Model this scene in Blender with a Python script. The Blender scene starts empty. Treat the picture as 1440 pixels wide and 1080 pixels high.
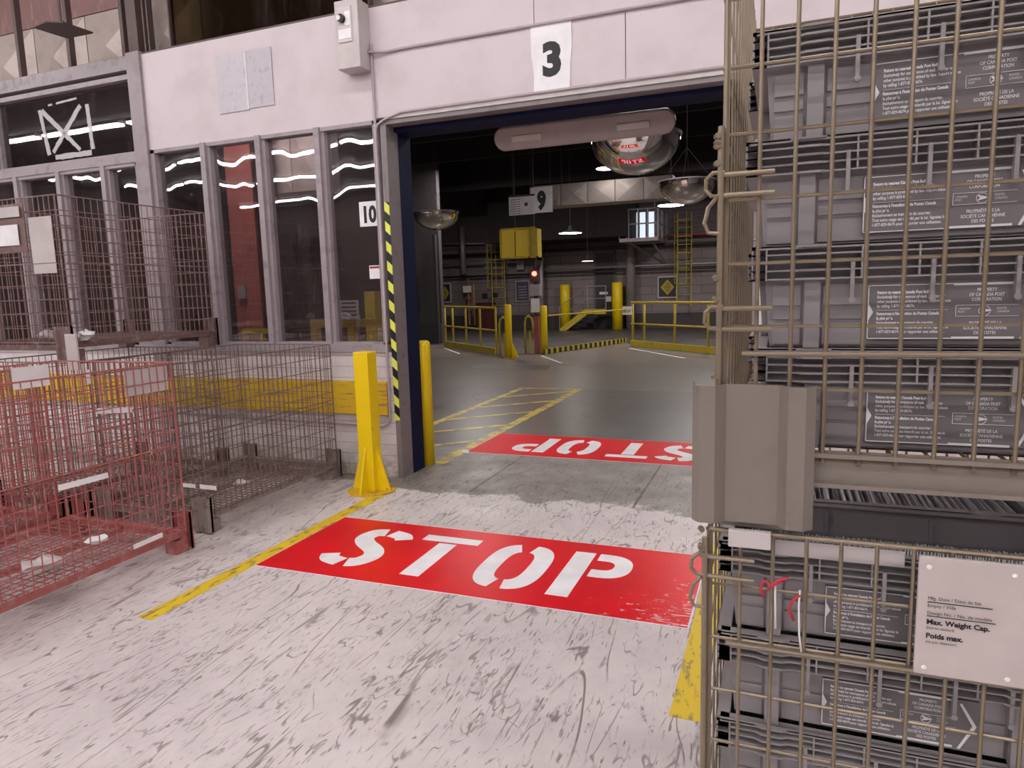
import bpy, bmesh, math, random
from mathutils import Vector, Matrix
random.seed(7)
S = bpy.context.scene
C = S.collection
PI = math.pi

# ------------------------------------------------------------------ materials
def nt(name):
    m = bpy.data.materials.new(name); m.use_nodes = True
    t = m.node_tree; t.nodes.clear()
    o = t.nodes.new('ShaderNodeOutputMaterial'); b = t.nodes.new('ShaderNodeBsdfPrincipled')
    t.links.new(b.outputs[0], o.inputs[0])
    return m, t, b, o

class G:
    """small node-graph helper"""
    def __init__(s, t): s.t = t
    def n(s, typ, **kw):
        x = s.t.nodes.new(typ)
        for k, v in kw.items(): setattr(x, k, v)
        return x
    def set(s, sock, v):
        if hasattr(v, 'is_linked') or hasattr(v, 'links'): s.t.links.new(v, sock)
        else: sock.default_value = v
    def coord(s, scale=(1, 1, 1), rot=(0, 0, 0), loc=(0, 0, 0), src='Object'):
        tc = s.n('ShaderNodeTexCoord'); mp = s.n('ShaderNodeMapping')
        s.t.links.new(tc.outputs[src], mp.inputs[0])
        mp.inputs['Scale'].default_value = scale; mp.inputs['Rotation'].default_value = rot; mp.inputs['Location'].default_value = loc
        return mp.outputs[0]
    def noise(s, vec, scale=5, detail=4, rough=.55, dist=0.0):
        x = s.n('ShaderNodeTexNoise'); s.t.links.new(vec, x.inputs['Vector'])
        x.inputs['Scale'].default_value = scale; x.inputs['Detail'].default_value = detail
        x.inputs['Roughness'].default_value = rough; x.inputs['Distortion'].default_value = dist
        return x.outputs['Fac']
    def math(s, op, a, b=0.0, clamp=False):
        x = s.n('ShaderNodeMath', operation=op, use_clamp=clamp)
        s.set(x.inputs[0], a); s.set(x.inputs[1], b); return x.outputs[0]
    def step(s, v, lo, hi, a=0.0, b=1.0):
        x = s.n('ShaderNodeMapRange', interpolation_type='SMOOTHSTEP')
        s.set(x.inputs[0], v); x.inputs[1].default_value = lo; x.inputs[2].default_value = hi
        x.inputs[3].default_value = a; x.inputs[4].default_value = b; return x.outputs[0]
    def mix(s, f, a, b):
        x = s.n('ShaderNodeMix', data_type='RGBA')
        s.set(x.inputs[0], f)
        for sock, v in ((x.inputs[6], a), (x.inputs[7], b)):
            if isinstance(v, tuple): sock.default_value = (*v[:3], 1)
            else: s.t.links.new(v, sock)
        return x.outputs[2]
    def sep(s, vec):
        x = s.n('ShaderNodeSeparateXYZ'); s.t.links.new(vec, x.inputs[0]); return x.outputs
    def bump(s, h, strength=.3, dist=.01):
        x = s.n('ShaderNodeBump'); s.t.links.new(h, x.inputs['Height'])
        x.inputs['Strength'].default_value = strength; x.inputs['Distance'].default_value = dist
        return x.outputs[0]

def pm(name, col, rough=.5, metal=0.0, wear=None, wscale=6, wlo=.5, whi=.7, bump=0.0, bscale=40, stretch=(1, 1, 1), spec=.5):
    m, t, b, o = nt(name); g = G(t)
    b.inputs['Roughness'].default_value = rough; b.inputs['Metallic'].default_value = metal
    b.inputs['Specular IOR Level'].default_value = spec
    vec = g.coord(stretch)
    if wear:
        f = g.step(g.noise(vec, wscale, 5, .62), wlo, whi)
        g.set(b.inputs['Base Color'], g.mix(f, tuple(col), tuple(wear)))
    else:
        f = g.step(g.noise(vec, wscale, 4), .3, .7)
        d = tuple(c * .88 for c in col)
        g.set(b.inputs['Base Color'], g.mix(f, tuple(col), d))
    if bump:
        g.set(b.inputs['Normal'], g.bump(g.noise(vec, bscale, 3), bump, .004))
    return m

def emis(name, col, strength):
    m, t, b, o = nt(name)
    b.inputs['Base Color'].default_value = (*col, 1)
    b.inputs['Emission Color'].default_value = (*col, 1); b.inputs['Emission Strength'].default_value = strength
    return m

M = {}
M['wall'] = pm('pinkish_painted_panel', (.66, .585, .61), .5, wear=(.57, .50, .52), wscale=2.2, wlo=.4, whi=.8, bump=.08, bscale=60)
M['column'] = pm('grey_painted_steel', (.34, .29, .30), .45, wear=(.27, .22, .23), wscale=5)
M['jamb'] = pm('mid_grey_jamb_paint', (.24, .21, .21), .45, wear=(.16, .14, .14), wscale=9, wlo=.5, whi=.75)
M['frame'] = pm('window_frame_grey', (.36, .31, .33), .4, wear=(.26, .22, .23), wscale=8)
M['darkframe'] = pm('brown_dark_frame', (.10, .065, .06), .5)
M['navy'] = pm('navy_shutter_paint', (.006, .009, .045), .65, spec=.2)
M['duct'] = pm('galvanised_duct', (.52, .44, .40), .45, .15, wear=(.42, .34, .31), wscale=3)
M['duct_far'] = pm('far_duct_sheet', (.33, .28, .27), .5, .1, wear=(.26, .22, .21), wscale=3)
M['ceiling'] = pm('ceiling_paint', (.15, .13, .135), .8)
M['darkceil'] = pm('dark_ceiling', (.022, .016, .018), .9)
M['yellow'] = pm('yellow_paint', (.92, .66, .004), .38, wear=(.30, .20, .05), wscale=11, wlo=.66, whi=.76, bump=.1, bscale=20)
M['yellowworn'] = pm('worn_yellow_board', (.72, .45, .02), .55, wear=(.22, .15, .07), wscale=7, wlo=.52, whi=.74, stretch=(.5, 1, 5))
M['yellowdark'] = pm('dull_yellow_rail', (.52, .40, .03), .5, wear=(.28, .20, .04), wscale=9, wlo=.5, whi=.8)
M['white'] = pm('white_paper', (.93, .92, .93), .6)
M['offwhite'] = pm('off_white_plastic', (.60, .55, .54), .45)
M['black'] = pm('black_print', (.012, .012, .014), .5)
M['steel'] = pm('grey_container_paint', (.27, .215, .15), .3, .35, wear=(.19, .14, .095), wscale=14, wlo=.5, whi=.8)
M['steelplate'] = pm('taupe_plate_paint', (.25, .215, .185), .42, .1, wear=(.215, .18, .155), wscale=9, bump=.05)
M['redlit_rust'] = pm('brown_wire_redlit', (.42, .13, .12), .5, .15, wear=(.50, .26, .24), wscale=12)  # brown wire with the red cast of a light leak put into its colour
M['rust2'] = pm('brown_wire', (.22, .15, .13), .45, .3, wear=(.33, .27, .25), wscale=12)
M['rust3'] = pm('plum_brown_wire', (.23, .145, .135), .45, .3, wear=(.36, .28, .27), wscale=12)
M['rustplate'] = pm('scuffed_brown_plate', (.30, .25, .225), .5, .1, wear=(.17, .11, .09), wscale=14)
M['tub'] = pm('grey_corrugated_plastic', (.30, .27, .28), .40, bump=.05, bscale=90)
M['tubrim'] = pm('grey_moulded_rim', (.34, .31, .31), .36)
M['label'] = pm('dark_grey_label', (.18, .16, .168), .5)
M['print'] = pm('white_label_print', (.80, .78, .80), .5)
M['plate'] = pm('beige_placard', (.62, .54, .52), .45)
M['chrome'] = pm('mirror_dome', (.80, .77, .74), .035, 1.0)
M['darkrubber'] = pm('dark_rubber', (.03, .028, .03), .6)
M['redpaint'] = pm('red_steel', (.35, .04, .03), .5)
M['redbrown'] = pm('red_brown_column_paint', (.36, .11, .09), .5, wear=(.26, .08, .07), wscale=4)
M['bulkbrown'] = pm('brown_bulkhead', (.26, .14, .13), .6, wear=(.36, .26, .26), wscale=5, stretch=(3, 1, .3))
M['asphalt'] = pm('dark_roadway', (.055, .048, .047), .5, wear=(.09, .08, .078), wscale=1.2, wlo=.4, whi=.7)
M['conduit'] = pm('painted_conduit', (.50, .43, .45), .4)
M['darksteel'] = pm('dark_steel', (.06, .05, .055), .5, .3)
M['greysteel'] = pm('grey_steel_rail', (.42, .38, .38), .45, .4)
M['ribbon'] = pm('red_ribbon', (.62, .04, .07), .5)
M['tube'] = emis('fluorescent_tube', (1.0, .955, .96), 15)
M['highbay'] = emis('highbay_glow', (1.0, .95, .88), 13)
M['dimlamp'] = emis('dim_lamp', (1.0, .85, .7), 6)
M['redlamp'] = emis('red_signal_lamp', (1.0, .05, .03), 9)
M['bluewin'] = emis('lit_window', (.75, .85, 1.0), .55)

def floor_mat():
    m, t, b, o = nt('painted_concrete_floor'); g = G(t)
    v = g.coord(); y = g.sep(v)[1]; x = g.sep(v)[0]
    big = g.noise(v, .9, 4, .6)
    base = g.mix(g.step(g.math('ADD', g.math('MULTIPLY', big, .6), g.math('MULTIPLY', g.noise(v, 7, 6, .7), .4)), .38, .66), (.73, .665, .65), (.60, .54, .53))
    # worn threshold, then the darker slab inside
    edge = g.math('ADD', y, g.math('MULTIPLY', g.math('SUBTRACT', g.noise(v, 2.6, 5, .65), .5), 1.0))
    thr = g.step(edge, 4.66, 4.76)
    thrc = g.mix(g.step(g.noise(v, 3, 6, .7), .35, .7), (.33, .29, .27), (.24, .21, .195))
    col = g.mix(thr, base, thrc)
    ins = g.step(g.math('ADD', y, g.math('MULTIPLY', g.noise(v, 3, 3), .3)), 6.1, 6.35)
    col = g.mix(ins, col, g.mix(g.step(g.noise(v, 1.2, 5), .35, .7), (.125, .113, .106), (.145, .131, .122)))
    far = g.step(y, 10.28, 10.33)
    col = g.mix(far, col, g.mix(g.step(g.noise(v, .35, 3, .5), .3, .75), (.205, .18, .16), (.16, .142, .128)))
    # joints
    def line(c, p, w, lo=None, hi=None, cx=None):
        d = g.math('ABSOLUTE', g.math('SUBTRACT', c, p))
        f = g.step(d, w * .5, w, 1, 0)
        if lo is not None:
            f = g.math('MULTIPLY', f, g.math('MULTIPLY', g.step(cx, lo, lo + .01), g.step(cx, hi - .01, hi, 1, 0)))
        return f
    j = g.math('MAXIMUM', line(x, -2.235, .012, 4.75, 6, y), line(x, -.94, .012, 4.7, 6, y))
    j = g.math('MAXIMUM', j, line(y, 10.3, .02)); j = g.math('MAXIMUM', j, line(y, 6.2, .01))
    col = g.mix(g.math('MULTIPLY', j, .75), col, (.06, .05, .045))
    # cracks in the inner slab
    cr = g.step(g.math('ABSOLUTE', g.math('SUBTRACT', g.noise(v, .55, 3, .6, .6), .5)), .0008, .003, 1, 0)
    col = g.mix(g.math('MULTIPLY', g.math('MULTIPLY', cr, ins), .7), col, (.05, .045, .04))
    # tyre scuffs and scratches: thin contour lines of stretched noises, broken up by masks
    marks = None
    for (sc, st, rot, seed, wd, lo, hi, ms, k, ds) in ((2.2, .16, .32, 3.1, .0035, .50, .60, 2.2, .75, .35), (3.0, .14, -.42, 9.7, .004, .52, .62, 3.0, .7, .3), (1.6, .12, .85, 21.3, .0018, .48, .56, 1.5, .6, .2),
                                        (5.5, .22, .12, 33.0, .012, .55, .64, 6.0, .7, .5), (1.8, .10, 1.35, 47.0, .0018, .52, .6, 1.6, .6, .2), (8.0, .25, -.25, 61.0, .018, .56, .64, 7.0, .7, .5),
                                        (3.2, .6, .6, 77.0, .005, .56, .62, 4.0, .7, 1.0), (4.5, .12, .5, 91.0, .006, .52, .62, 4.0, .6, .3),
                                        (9.0, .25, .2, 120.0, .010, .50, .60, 5.0, .65, .4), (13.0, .25, -.5, 140.0, .014, .52, .62, 6.0, .6, .3), (7.0, .12, 1.2, 160.0, .006, .52, .60, 3.0, .55, .4), (10.0, .25, .7, 180.0, .010, .54, .62, 4.0, .6, .3)):
        vv = g.coord((1.0, st, 1), (0, 0, rot), (seed, seed * .7, 0))
        c = g.step(g.math('ABSOLUTE', g.math('SUBTRACT', g.noise(vv, sc, 2, .5, ds), .5)), wd * .4, wd * 1.5, 1, 0)
        mask = g.step(g.noise(g.coord((1, .6, 1), (0, 0, rot), (seed * 2, 5, 0)), ms, 4, .65), lo, hi)
        f = g.math('MULTIPLY', g.math('MULTIPLY', c, mask), k)
        marks = f if marks is None else g.math('MAXIMUM', marks, f)
    for (rot, sd) in ((.35, 0), (-.3, 14), (.9, 40), (1.5, 70), (.1, 95)):
        dash = g.step(g.noise(g.coord((1, .14, 1), (0, 0, rot), (sd, sd, 0)), 58, 2, .5), .655, .69)
        dm = g.step(g.noise(g.coord((1, 1, 1), (0, 0, 0), (sd + 5, 0, 0)), 2.4, 3, .6), .46, .60)
        marks = g.math('MAXIMUM', marks, g.math('MULTIPLY', g.math('MULTIPLY', dash, dm), .72))
    smv = g.coord((2.4, .7, 1), (0, 0, .4), (2, 8, 0))
    sm = g.math('MULTIPLY', g.step(g.noise(smv, 7.0, 7, .8), .58, .72), .34)
    marks = g.math('MAXIMUM', marks, sm)
    dot = g.math('MULTIPLY', g.step(g.noise(g.coord((1, .6, 1)), 20, 2, .5), .735, .76), .6)
    marks = g.math('MAXIMUM', marks, dot)
    marks = g.math('MULTIPLY', marks, g.step(y, 4.9, 6.6, 1, .12))
    col = g.mix(marks, col, (.085, .06, .055))
    # rusty dirt under and before the containers on the left
    dirt = g.math('MULTIPLY', g.step(x, -3.0, -3.45), g.step(g.noise(g.coord((1, .4, 1)), 4, 5, .7), .3, .65))
    col = g.mix(g.math('MULTIPLY', dirt, .4), col, (.20, .13, .11))
    g.set(b.inputs['Base Color'], col)
    r = g.step(g.noise(v, 4, 5, .6), .3, .7, .34, .55)
    r2 = g.math('SUBTRACT', r, g.math('MULTIPLY', ins, .16))
    r2 = g.math('ADD', g.math('MULTIPLY', r, g.math('SUBTRACT', 1.0, ins)), g.math('MULTIPLY', ins, .33))
    g.set(b.inputs['Roughness'], r2)
    g.set(b.inputs['Normal'], g.bump(g.math('MULTIPLY', g.math('ADD', g.noise(v, 22, 5, .6), g.math('MULTIPLY', marks, -.6)), g.step(ins, 0, 1, 1, .12)), .18, .006))
    return m
M['floor'] = floor_mat()

def red_floor_mat(worn):
    m, t, b, o = nt('red_floor_film_worn' if worn else 'red_floor_film'); g = G(t)
    v = g.coord(); w = g.noise(v, 16, 6, .7); s = g.sep(v)
    col = g.mix(g.step(g.noise(v, 2, 3), .3, .7), (.84, .0, .012), (.72, .0, .010))
    if worn:
        col = g.mix(g.step(w, .66, .72), col, (.25, .1, .09))
    else:
        corner = g.math('ADD', w, g.math('MULTIPLY', g.math('ADD', s[0], g.math('MULTIPLY', s[1], -.8)), .32))
        wf = g.coord((5, 60, 1))
        glints = g.math('MULTIPLY', g.step(corner, .92, 1.02), g.step(g.noise(wf, 1.6, 3), .5, .6))  # glints of reflected lamp light painted as pale flecks at the near right
        col = g.mix(glints, col, (.86, .72, .72))
    g.set(b.inputs['Base Color'], col); b.inputs['Roughness'].default_value = .42 if worn else .3
    b.inputs['Specular IOR Level'].default_value = .12 if worn else .22
    g.set(b.inputs['Normal'], g.bump(g.noise(g.coord((1, 2.2, 1)), 60, 3), .35, .004))
    return m
M['redfloor'] = red_floor_mat(False); M['redfloor2'] = red_floor_mat(True)
M['whitefloor'] = pm('white_floor_film', (.93, .92, .93), .5, spec=.25)
M['yellowfloor'] = pm('yellow_floor_paint', (.78, .55, .02), .45, wear=(.26, .19, .09), wscale=9, wlo=.52, whi=.66, stretch=(3, 1, 1))
M['yellowfloor2'] = pm('rubbed_yellow_floor_paint', (.62, .47, .05), .4, wear=(.24, .19, .09), wscale=6, wlo=.42, whi=.66)

def glass_mat(name, tint, refl, warp, wscale=1.1):
    m, t, b, o = nt(name); t.nodes.remove(b); g = G(t)
    tr = g.n('ShaderNodeBsdfTransparent'); tr.inputs[0].default_value = (*tint, 1); refl = refl
    gl = g.n('ShaderNodeBsdfGlossy'); gl.inputs['Roughness'].default_value = .012; gl.inputs[0].default_value = (1, .97, .97, 1)
    df = g.n('ShaderNodeBsdfDiffuse'); df.inputs[0].default_value = (.30, .24, .25, 1)
    g.set(gl.inputs['Normal'], g.bump(g.noise(g.coord((1.6, 1, .55)), wscale, 1.5, .4), warp, .1))
    mx = g.n('ShaderNodeMixShader'); mx.inputs[0].default_value = refl
    t.links.new(tr.outputs[0], mx.inputs[1]); t.links.new(gl.outputs[0], mx.inputs[2])
    m2 = g.n('ShaderNodeMixShader')
    f = g.step(g.noise(g.coord((1, 1, .2)), 7, 6, .75), .45, .9, .012, .16)
    t.links.new(f, m2.inputs[0]); t.links.new(mx.outputs[0], m2.inputs[1]); t.links.new(df.outputs[0], m2.inputs[2])
    t.links.new(m2.outputs[0], o.inputs[0])
    return m
M['glass'] = glass_mat('wavy_window_glass', (.72, .70, .72), .17, .16)
M['transglass'] = glass_mat('transom_glass', (.40, .33, .34), .17, .012)
M['oliveglass'] = glass_mat('dusty_olive_glass', (.34, .29, .20), 0.0, .01)

def siding_mat(name, c1, c2, axis, period, dirtcol, dz):
    m, t, b, o = nt(name); g = G(t); v = g.coord(); s = g.sep(v)
    fr = g.math('FRACT', g.math('DIVIDE', s[axis], period))
    groove = g.step(g.math('ABSOLUTE', g.math('SUBTRACT', fr, .5)), .46, .5)
    col = g.mix(g.step(g.noise(v, 3, 5, .65), .35, .7), c1, c2)
    col = g.mix(g.math('MULTIPLY', groove, .7), col, tuple(x * .35 for x in c2))
    d = g.math('MULTIPLY', g.step(s[2], dz + .35, dz), g.step(g.noise(v, 7, 5, .7), .4, .6))
    col = g.mix(g.math('MULTIPLY', d, .8), col, dirtcol)
    g.set(b.inputs['Base Color'], col); b.inputs['Roughness'].default_value = .55
    g.set(b.inputs['Normal'], g.bump(groove, .5, -.01))
    return m
M['siding'] = siding_mat('white_board_siding', (.74, .68, .69), (.62, .55, .56), 2, .095, (.30, .25, .12), .0)
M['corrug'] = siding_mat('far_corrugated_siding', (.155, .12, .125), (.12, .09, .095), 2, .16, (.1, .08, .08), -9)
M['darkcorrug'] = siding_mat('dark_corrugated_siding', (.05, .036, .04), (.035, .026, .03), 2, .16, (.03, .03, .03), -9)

def farwall_mat():
    m, t, b, o = nt('far_block_wall'); g = G(t)
    v = g.coord((1, 1, 1), (PI / 2, 0, 0))
    br = g.n('ShaderNodeTexBrick'); t.links.new(v, br.inputs[0])
    br.inputs['Color1'].default_value = (.26, .215, .215, 1); br.inputs['Color2'].default_value = (.22, .18, .182, 1)
    br.inputs['Mortar'].default_value = (.13, .10, .10, 1); br.inputs['Scale'].default_value = 1
    br.inputs['Brick Width'].default_value = .9; br.inputs['Row Height'].default_value = .32; br.inputs['Mortar Size'].default_value = .012
    z = g.sep(g.coord())[2]
    col = g.mix(g.step(z, .60, .57), br.outputs[0], (.06, .05, .05))
    g.set(b.inputs['Base Color'], col); b.inputs['Roughness'].default_value = .6
    return m
M['farwall'] = farwall_mat()

def stripe_mat(name, c1, c2, period, slope, ax=(0, 2)):
    m, t, b, o = nt(name); g = G(t); s = g.sep(g.coord())
    q = g.math('ADD', s[ax[1]], g.math('MULTIPLY', s[ax[0]], slope))
    f = g.step(g.math('FRACT', g.math('DIVIDE', q, period)), .49, .51)
    g.set(b.inputs['Base Color'], g.mix(f, c1, c2)); b.inputs['Roughness'].default_value = .4
    return m
M['hazard'] = stripe_mat('hazard_tape', (.80, .86, .12), (.012, .012, .02), .158, .9)
M['hazard2'] = stripe_mat('dock_hazard_stripe', (.45, .36, .04), (.02, .02, .02), .42, 1.6, (1, 0))

# ------------------------------------------------------------------ mesh building
class MB:
    def __init__(s): s.v = []; s.f = []
    def add(s, vs, fs):
        k = len(s.v); s.v += [tuple(p) for p in vs]; s.f += [tuple(i + k for i in f) for f in fs]; return s
    def box(s, x0, x1, y0, y1, z0, z1, mat=None):
        vs = [(x, y, z) for z in (z0, z1) for y in (y0, y1) for x in (x0, x1)]
        if mat: vs = [mat @ Vector(p) for p in vs]
        return s.add(vs, [(0, 2, 3, 1), (4, 5, 7, 6), (0, 1, 5, 4), (2, 6, 7, 3), (0, 4, 6, 2), (1, 3, 7, 5)])
    def bar(s, a, b, r, n=6, r2=None):
        a, b = Vector(a), Vector(b); d = (b - a).normalized()
        u = d.orthogonal().normalized(); w = d.cross(u); r2 = r if r2 is None else r2
        vs = []
        for p, rr in ((a, r), (b, r2)):
            for k in range(n):
                t = 2 * PI * k / n; vs.append(p + (u * math.cos(t) + w * math.sin(t)) * rr)
        fs = [(k, (k + 1) % n, n + (k + 1) % n, n + k) for k in range(n)] + [tuple(range(n))[::-1], tuple(range(n, 2 * n))]
        return s.add(vs, fs)
    def tube(s, pts, r, n=8):
        pts = [Vector(p) for p in pts]; rings = []; prev = None
        for i, p in enumerate(pts):
            d = (pts[min(i + 1, len(pts) - 1)] - pts[max(i - 1, 0)]).normalized()
            u = d.orthogonal().normalized() if prev is None else (prev - d * prev.dot(d)).normalized()
            prev = u; w = d.cross(u)
            rings.append([p + (u * math.cos(2 * PI * k / n) + w * math.sin(2 * PI * k / n)) * r for k in range(n)])
        vs = [q for rg in rings for q in rg]; fs = []
        for i in range(len(rings) - 1):
            for k in range(n):
                fs.append((i * n + k, i * n + (k + 1) % n, (i + 1) * n + (k + 1) % n, (i + 1) * n + k))
        fs += [tuple(range(n))[::-1], tuple(range((len(rings) - 1) * n, len(rings) * n))]
        return s.add(vs, fs)
    def prism(s, pts, z0, z1, mat=None):
        n = len(pts); vs = [(x, y, z0) for x, y in pts] + [(x, y, z1) for x, y in pts]
        if mat: vs = [mat @ Vector(p) for p in vs]
        return s.add(vs, [tuple(range(n))[::-1], tuple(range(n, 2 * n))] + [(i, (i + 1) % n, n + (i + 1) % n, n + i) for i in range(n)])
    def lathe(s, prof, n=32, loc=(0, 0, 0)):
        vs = []; fs = []; m = len(prof)
        for k in range(n):
            t = 2 * PI * k / n
            for r, z in prof: vs.append((loc[0] + r * math.cos(t), loc[1] + r * math.sin(t), loc[2] + z))
        for k in range(n):
            for i in range(m - 1):
                a = k * m + i; b = ((k + 1) % n) * m + i; fs.append((a, b, b + 1, a + 1))
        return s.add(vs, fs)
    def mesh_from(s, me, mat):
        return s.add([mat @ v.co for v in me.vertices], [tuple(p.vertices) for p in me.polygons])
    def build(s, name, m, parent=None, smooth=False, loc=None, bevel=0):
        me = bpy.data.meshes.new(name); me.from_pydata(s.v, [], s.f); me.update()
        if smooth:
            for p in me.polygons: p.use_smooth = True
        me.materials.append(M[m] if isinstance(m, str) else m)
        o = bpy.data.objects.new(name, me); C.objects.link(o)
        if parent: o.parent = parent
        if loc: o.location = loc
        if bevel:
            bv = o.modifiers.new('bevel', 'BEVEL'); bv.width = bevel; bv.segments = 2; bv.limit_method = 'ANGLE'
        return o

def tag(o, label=None, cat=None, group=None, kind=None):
    if label: o['label'] = label
    if cat: o['category'] = cat
    if group: o['group'] = group
    if kind: o['kind'] = kind
    return o
def empty(name, loc=(0, 0, 0), rz=0):
    o = bpy.data.objects.new(name, None); C.objects.link(o); o.location = loc; o.rotation_euler = (0, 0, rz)
    o.empty_display_size = .1; return o
def thing(name, label, cat, loc=(0, 0, 0), rz=0, group=None):
    return tag(empty(name, loc, rz), label, cat, group)
def copy_tree(o, parent=None):
    c = o.copy(); C.objects.link(c)
    if parent: c.parent = parent
    for ch in list(o.children): copy_tree(ch, c)
    return c

_tc = {}
def text_mesh(body, size, bold=0.0, align='LEFT', sx=1.0, ls=1.0):
    key = (body, size, bold, align, sx, ls)
    if key in _tc: return _tc[key]
    cu = bpy.data.curves.new('lettering', 'FONT'); cu.body = body; cu.size = size; cu.offset = bold
    cu.align_x = align; cu.resolution_u = 3; cu.space_line = ls
    ob = bpy.data.objects.new('lettering', cu); C.objects.link(ob)
    bpy.context.view_layer.update()
    me = bpy.data.meshes.new_from_object(ob.evaluated_get(bpy.context.evaluated_depsgraph_get()))
    for v in me.vertices: v.co.x *= sx
    bpy.data.objects.remove(ob); _tc[key] = me
    return me
FRONT = Matrix.Rotation(PI / 2, 4, 'X')           # text standing up, read from -Y

def text_front(mb, body, size, x, y, z, **kw):
    mb.mesh_from(text_mesh(body, size, **kw), Matrix.Translation((x, y, z)) @ FRONT); return mb

WY = 4.97     # face of the partition wall
# ------------------------------------------------------------------ the setting
def struct(o): o['kind'] = 'structure'; return o
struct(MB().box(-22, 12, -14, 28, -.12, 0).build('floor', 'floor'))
# hall shell
struct(MB().box(-22, 12, -14, WY, 5.4, 5.55).build('ceiling', 'ceiling'))
struct(MB().box(-22, -21.8, -14, WY, 0, 5.4).build('wall_left', 'darkframe'))
struct(MB().box(6.0, 6.2, -14, WY, 0, 5.4).build('wall_right', 'wall'))
struct(MB().box(-22, 12, -14.2, -14, 0, 5.4).build('wall_rear', 'darkframe'))
# dock room shell
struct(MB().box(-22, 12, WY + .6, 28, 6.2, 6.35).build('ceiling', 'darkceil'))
fw = MB().box(-22, 12, 26.5, 26.7, 0, 3.3); struct(fw.build('wall_far', 'farwall'))
struct(MB().box(-22, 12, 26.45, 26.7, 3.3, 6.2).build('wall_far_siding', 'corrug'))
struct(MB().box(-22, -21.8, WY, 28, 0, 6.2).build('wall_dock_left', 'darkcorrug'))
struct(MB().box(7, 7.2, WY + .3, 28, 0, 6.2).build('wall_dock_right', 'corrug'))
# partition wall: lower boarding, upper panels
lw = MB().box(-21.8, -3.0, WY, WY + .16, 0, 1.075)
lw.box(-3.0, -2.997, WY, WY + .16, 0, 2.93)
struct(lw.build('wall_front_lower', 'siding'))
up = MB()
up.box(-5.46, -3.03, WY, WY + .12, 2.935, 3.775)
up.box(-3.03, -1.69, WY, WY + .12, 2.945, 3.43).box(-1.684, -1.03, WY, WY + .12, 2.945, 3.43).box(-1.024, 6, WY, WY + .12, 2.945, 3.43)
up.box(-3.03, -1.69, WY, WY + .12, 3.436, 3.775).box(-1.684, 6, WY, WY + .12, 3.436, 3.775)
up.box(-.15, 6, WY, WY + .12, 0, 2.945)
up.box(-21.8, 6, WY + .01, WY + .09, 4.95, 6.2)
struct(up.build('wall_front_upper', 'wall'))
# columns and beams of the partition
for k, (x0, x1, m) in enumerate(((-5.62, -5.46, 'column'), (-21.8, -21.6, 'column'), (-9.75, -9.6, 'column'))):
    struct(MB().box(x0, x1, WY - .03, WY + .14, 0, 3.80).build('trim_%d' % (k + 1), m))
    struct(MB().box(x0 + .02, x1 - .02, WY, WY + .12, 3.80, 4.95).build('trim_%d' % (k + 4), 'darkframe'))
struct(MB().box(-9.6, -5.62, WY - .02, WY + .12, 3.66, 3.78).box(-9.6, -5.62, WY, WY + .1, 3.60, 3.63).build('trim_7', 'frame'))
struct(MB().box(-9.6, -5.62, WY - .01, WY + .12, 2.845, 2.935).build('trim_8', 'frame'))
struct(MB().box(-9.6, -3.03, WY - .025, WY + .14, 1.075, 1.142).build('trim_9', 'frame'))
struct(MB().box(-9.6, -5.62, WY + .02, WY + .08, 3.78, 3.80).box(-5.46, 6, WY + .02, WY + .08, 3.775, 3.80).build('trim_10', 'darkframe'))
# brown vertical bars of the clerestory
cb = MB()
for x in (-9.0, -8.2, -7.1, -6.4, -5.69): cb.box(x - .02, x + .02, WY + .02, WY + .08, 3.80, 4.95)
for x in (-5.42, -5.37, -5.12, -3.06): cb.box(x - .008, x + .008, WY + .02, WY + .08, 3.80, 4.95)
struct(cb.build('trim_11', 'darkframe'))

def window(n, x0, x1, z0, z1, mull, gm, fr=.045):
    w = struct(empty('window_%d' % n, (x0, WY, z0)))
    f = MB(); W = x1 - x0; H = z1 - z0
    f.box(0, W, .0, .10, H - fr * .7, H).box(0, W, 0, .10, 0, fr * .4)
    f.box(0, fr, 0, .1, 0, H).box(W - fr, W, 0, .1, 0, H)
    f.build('window_frame', 'frame', w)
    xs = [x0] + list(mull) + [x1]
    for x in mull:
        MB().box(x - x0 - .042, x - x0 + .012, -.02, .10, 0, H).box(x - x0 + .012, x - x0 + .042, .012, .10, 0, H).build('mullion', 'frame', w)
    for a, b in zip(xs[:-1], xs[1:]):
        p = MB().box(a - x0 + .02, b - x0 - .02, .055, .061, .01, H - .02).build('pane', gm, w)
        p.data.materials[0] = M[gm]
        # every pane sits a little out of true, as old panes do
        p.location = (0, 0, 0)
    return w
window(1, -5.46, -3.03, 1.142, 2.935, (-4.81, -4.20, -3.59), 'glass')
window(2, -9.6, -5.62, 1.142, 2.845, (-8.6, -7.98, -7.30, -6.68, -6.06), 'glass')
window(3, -9.6, -5.62, 2.935, 3.60, (-7.55,), 'transglass', .02)
ow = MB().box(-5.10, -3.07, WY + .04, WY + .046, 3.80, 4.95).build('window_4', 'oliveglass'); struct(ow)

# door opening: jamb, steel head, rolled shutter
d = struct(empty('door_1', (-2.95, WY, 0)))
MB().box(-.046, 0, .0, .18, 0, 2.93).build('door_jamb', 'jamb', d)
MB().box(-.046, .004, .18, .38, 0, 2.93).build('shutter_track', 'navy', d)
MB().box(0, 2.8, -.012, .12, 2.925, 2.955).build('head_flashing', 'offwhite', d)
MB().box(0, 2.8, .12, .38, 2.855, 3.2).build('shutter_hood', 'navy', d)
MB().box(0, 2.8, 0, .12, 2.89, 2.925).build('lintel', 'jamb', d)
MB().box(2.72, 2.8, 0, .36, 0, 2.93).build('door_jamb', 'jamb', d)

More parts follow.
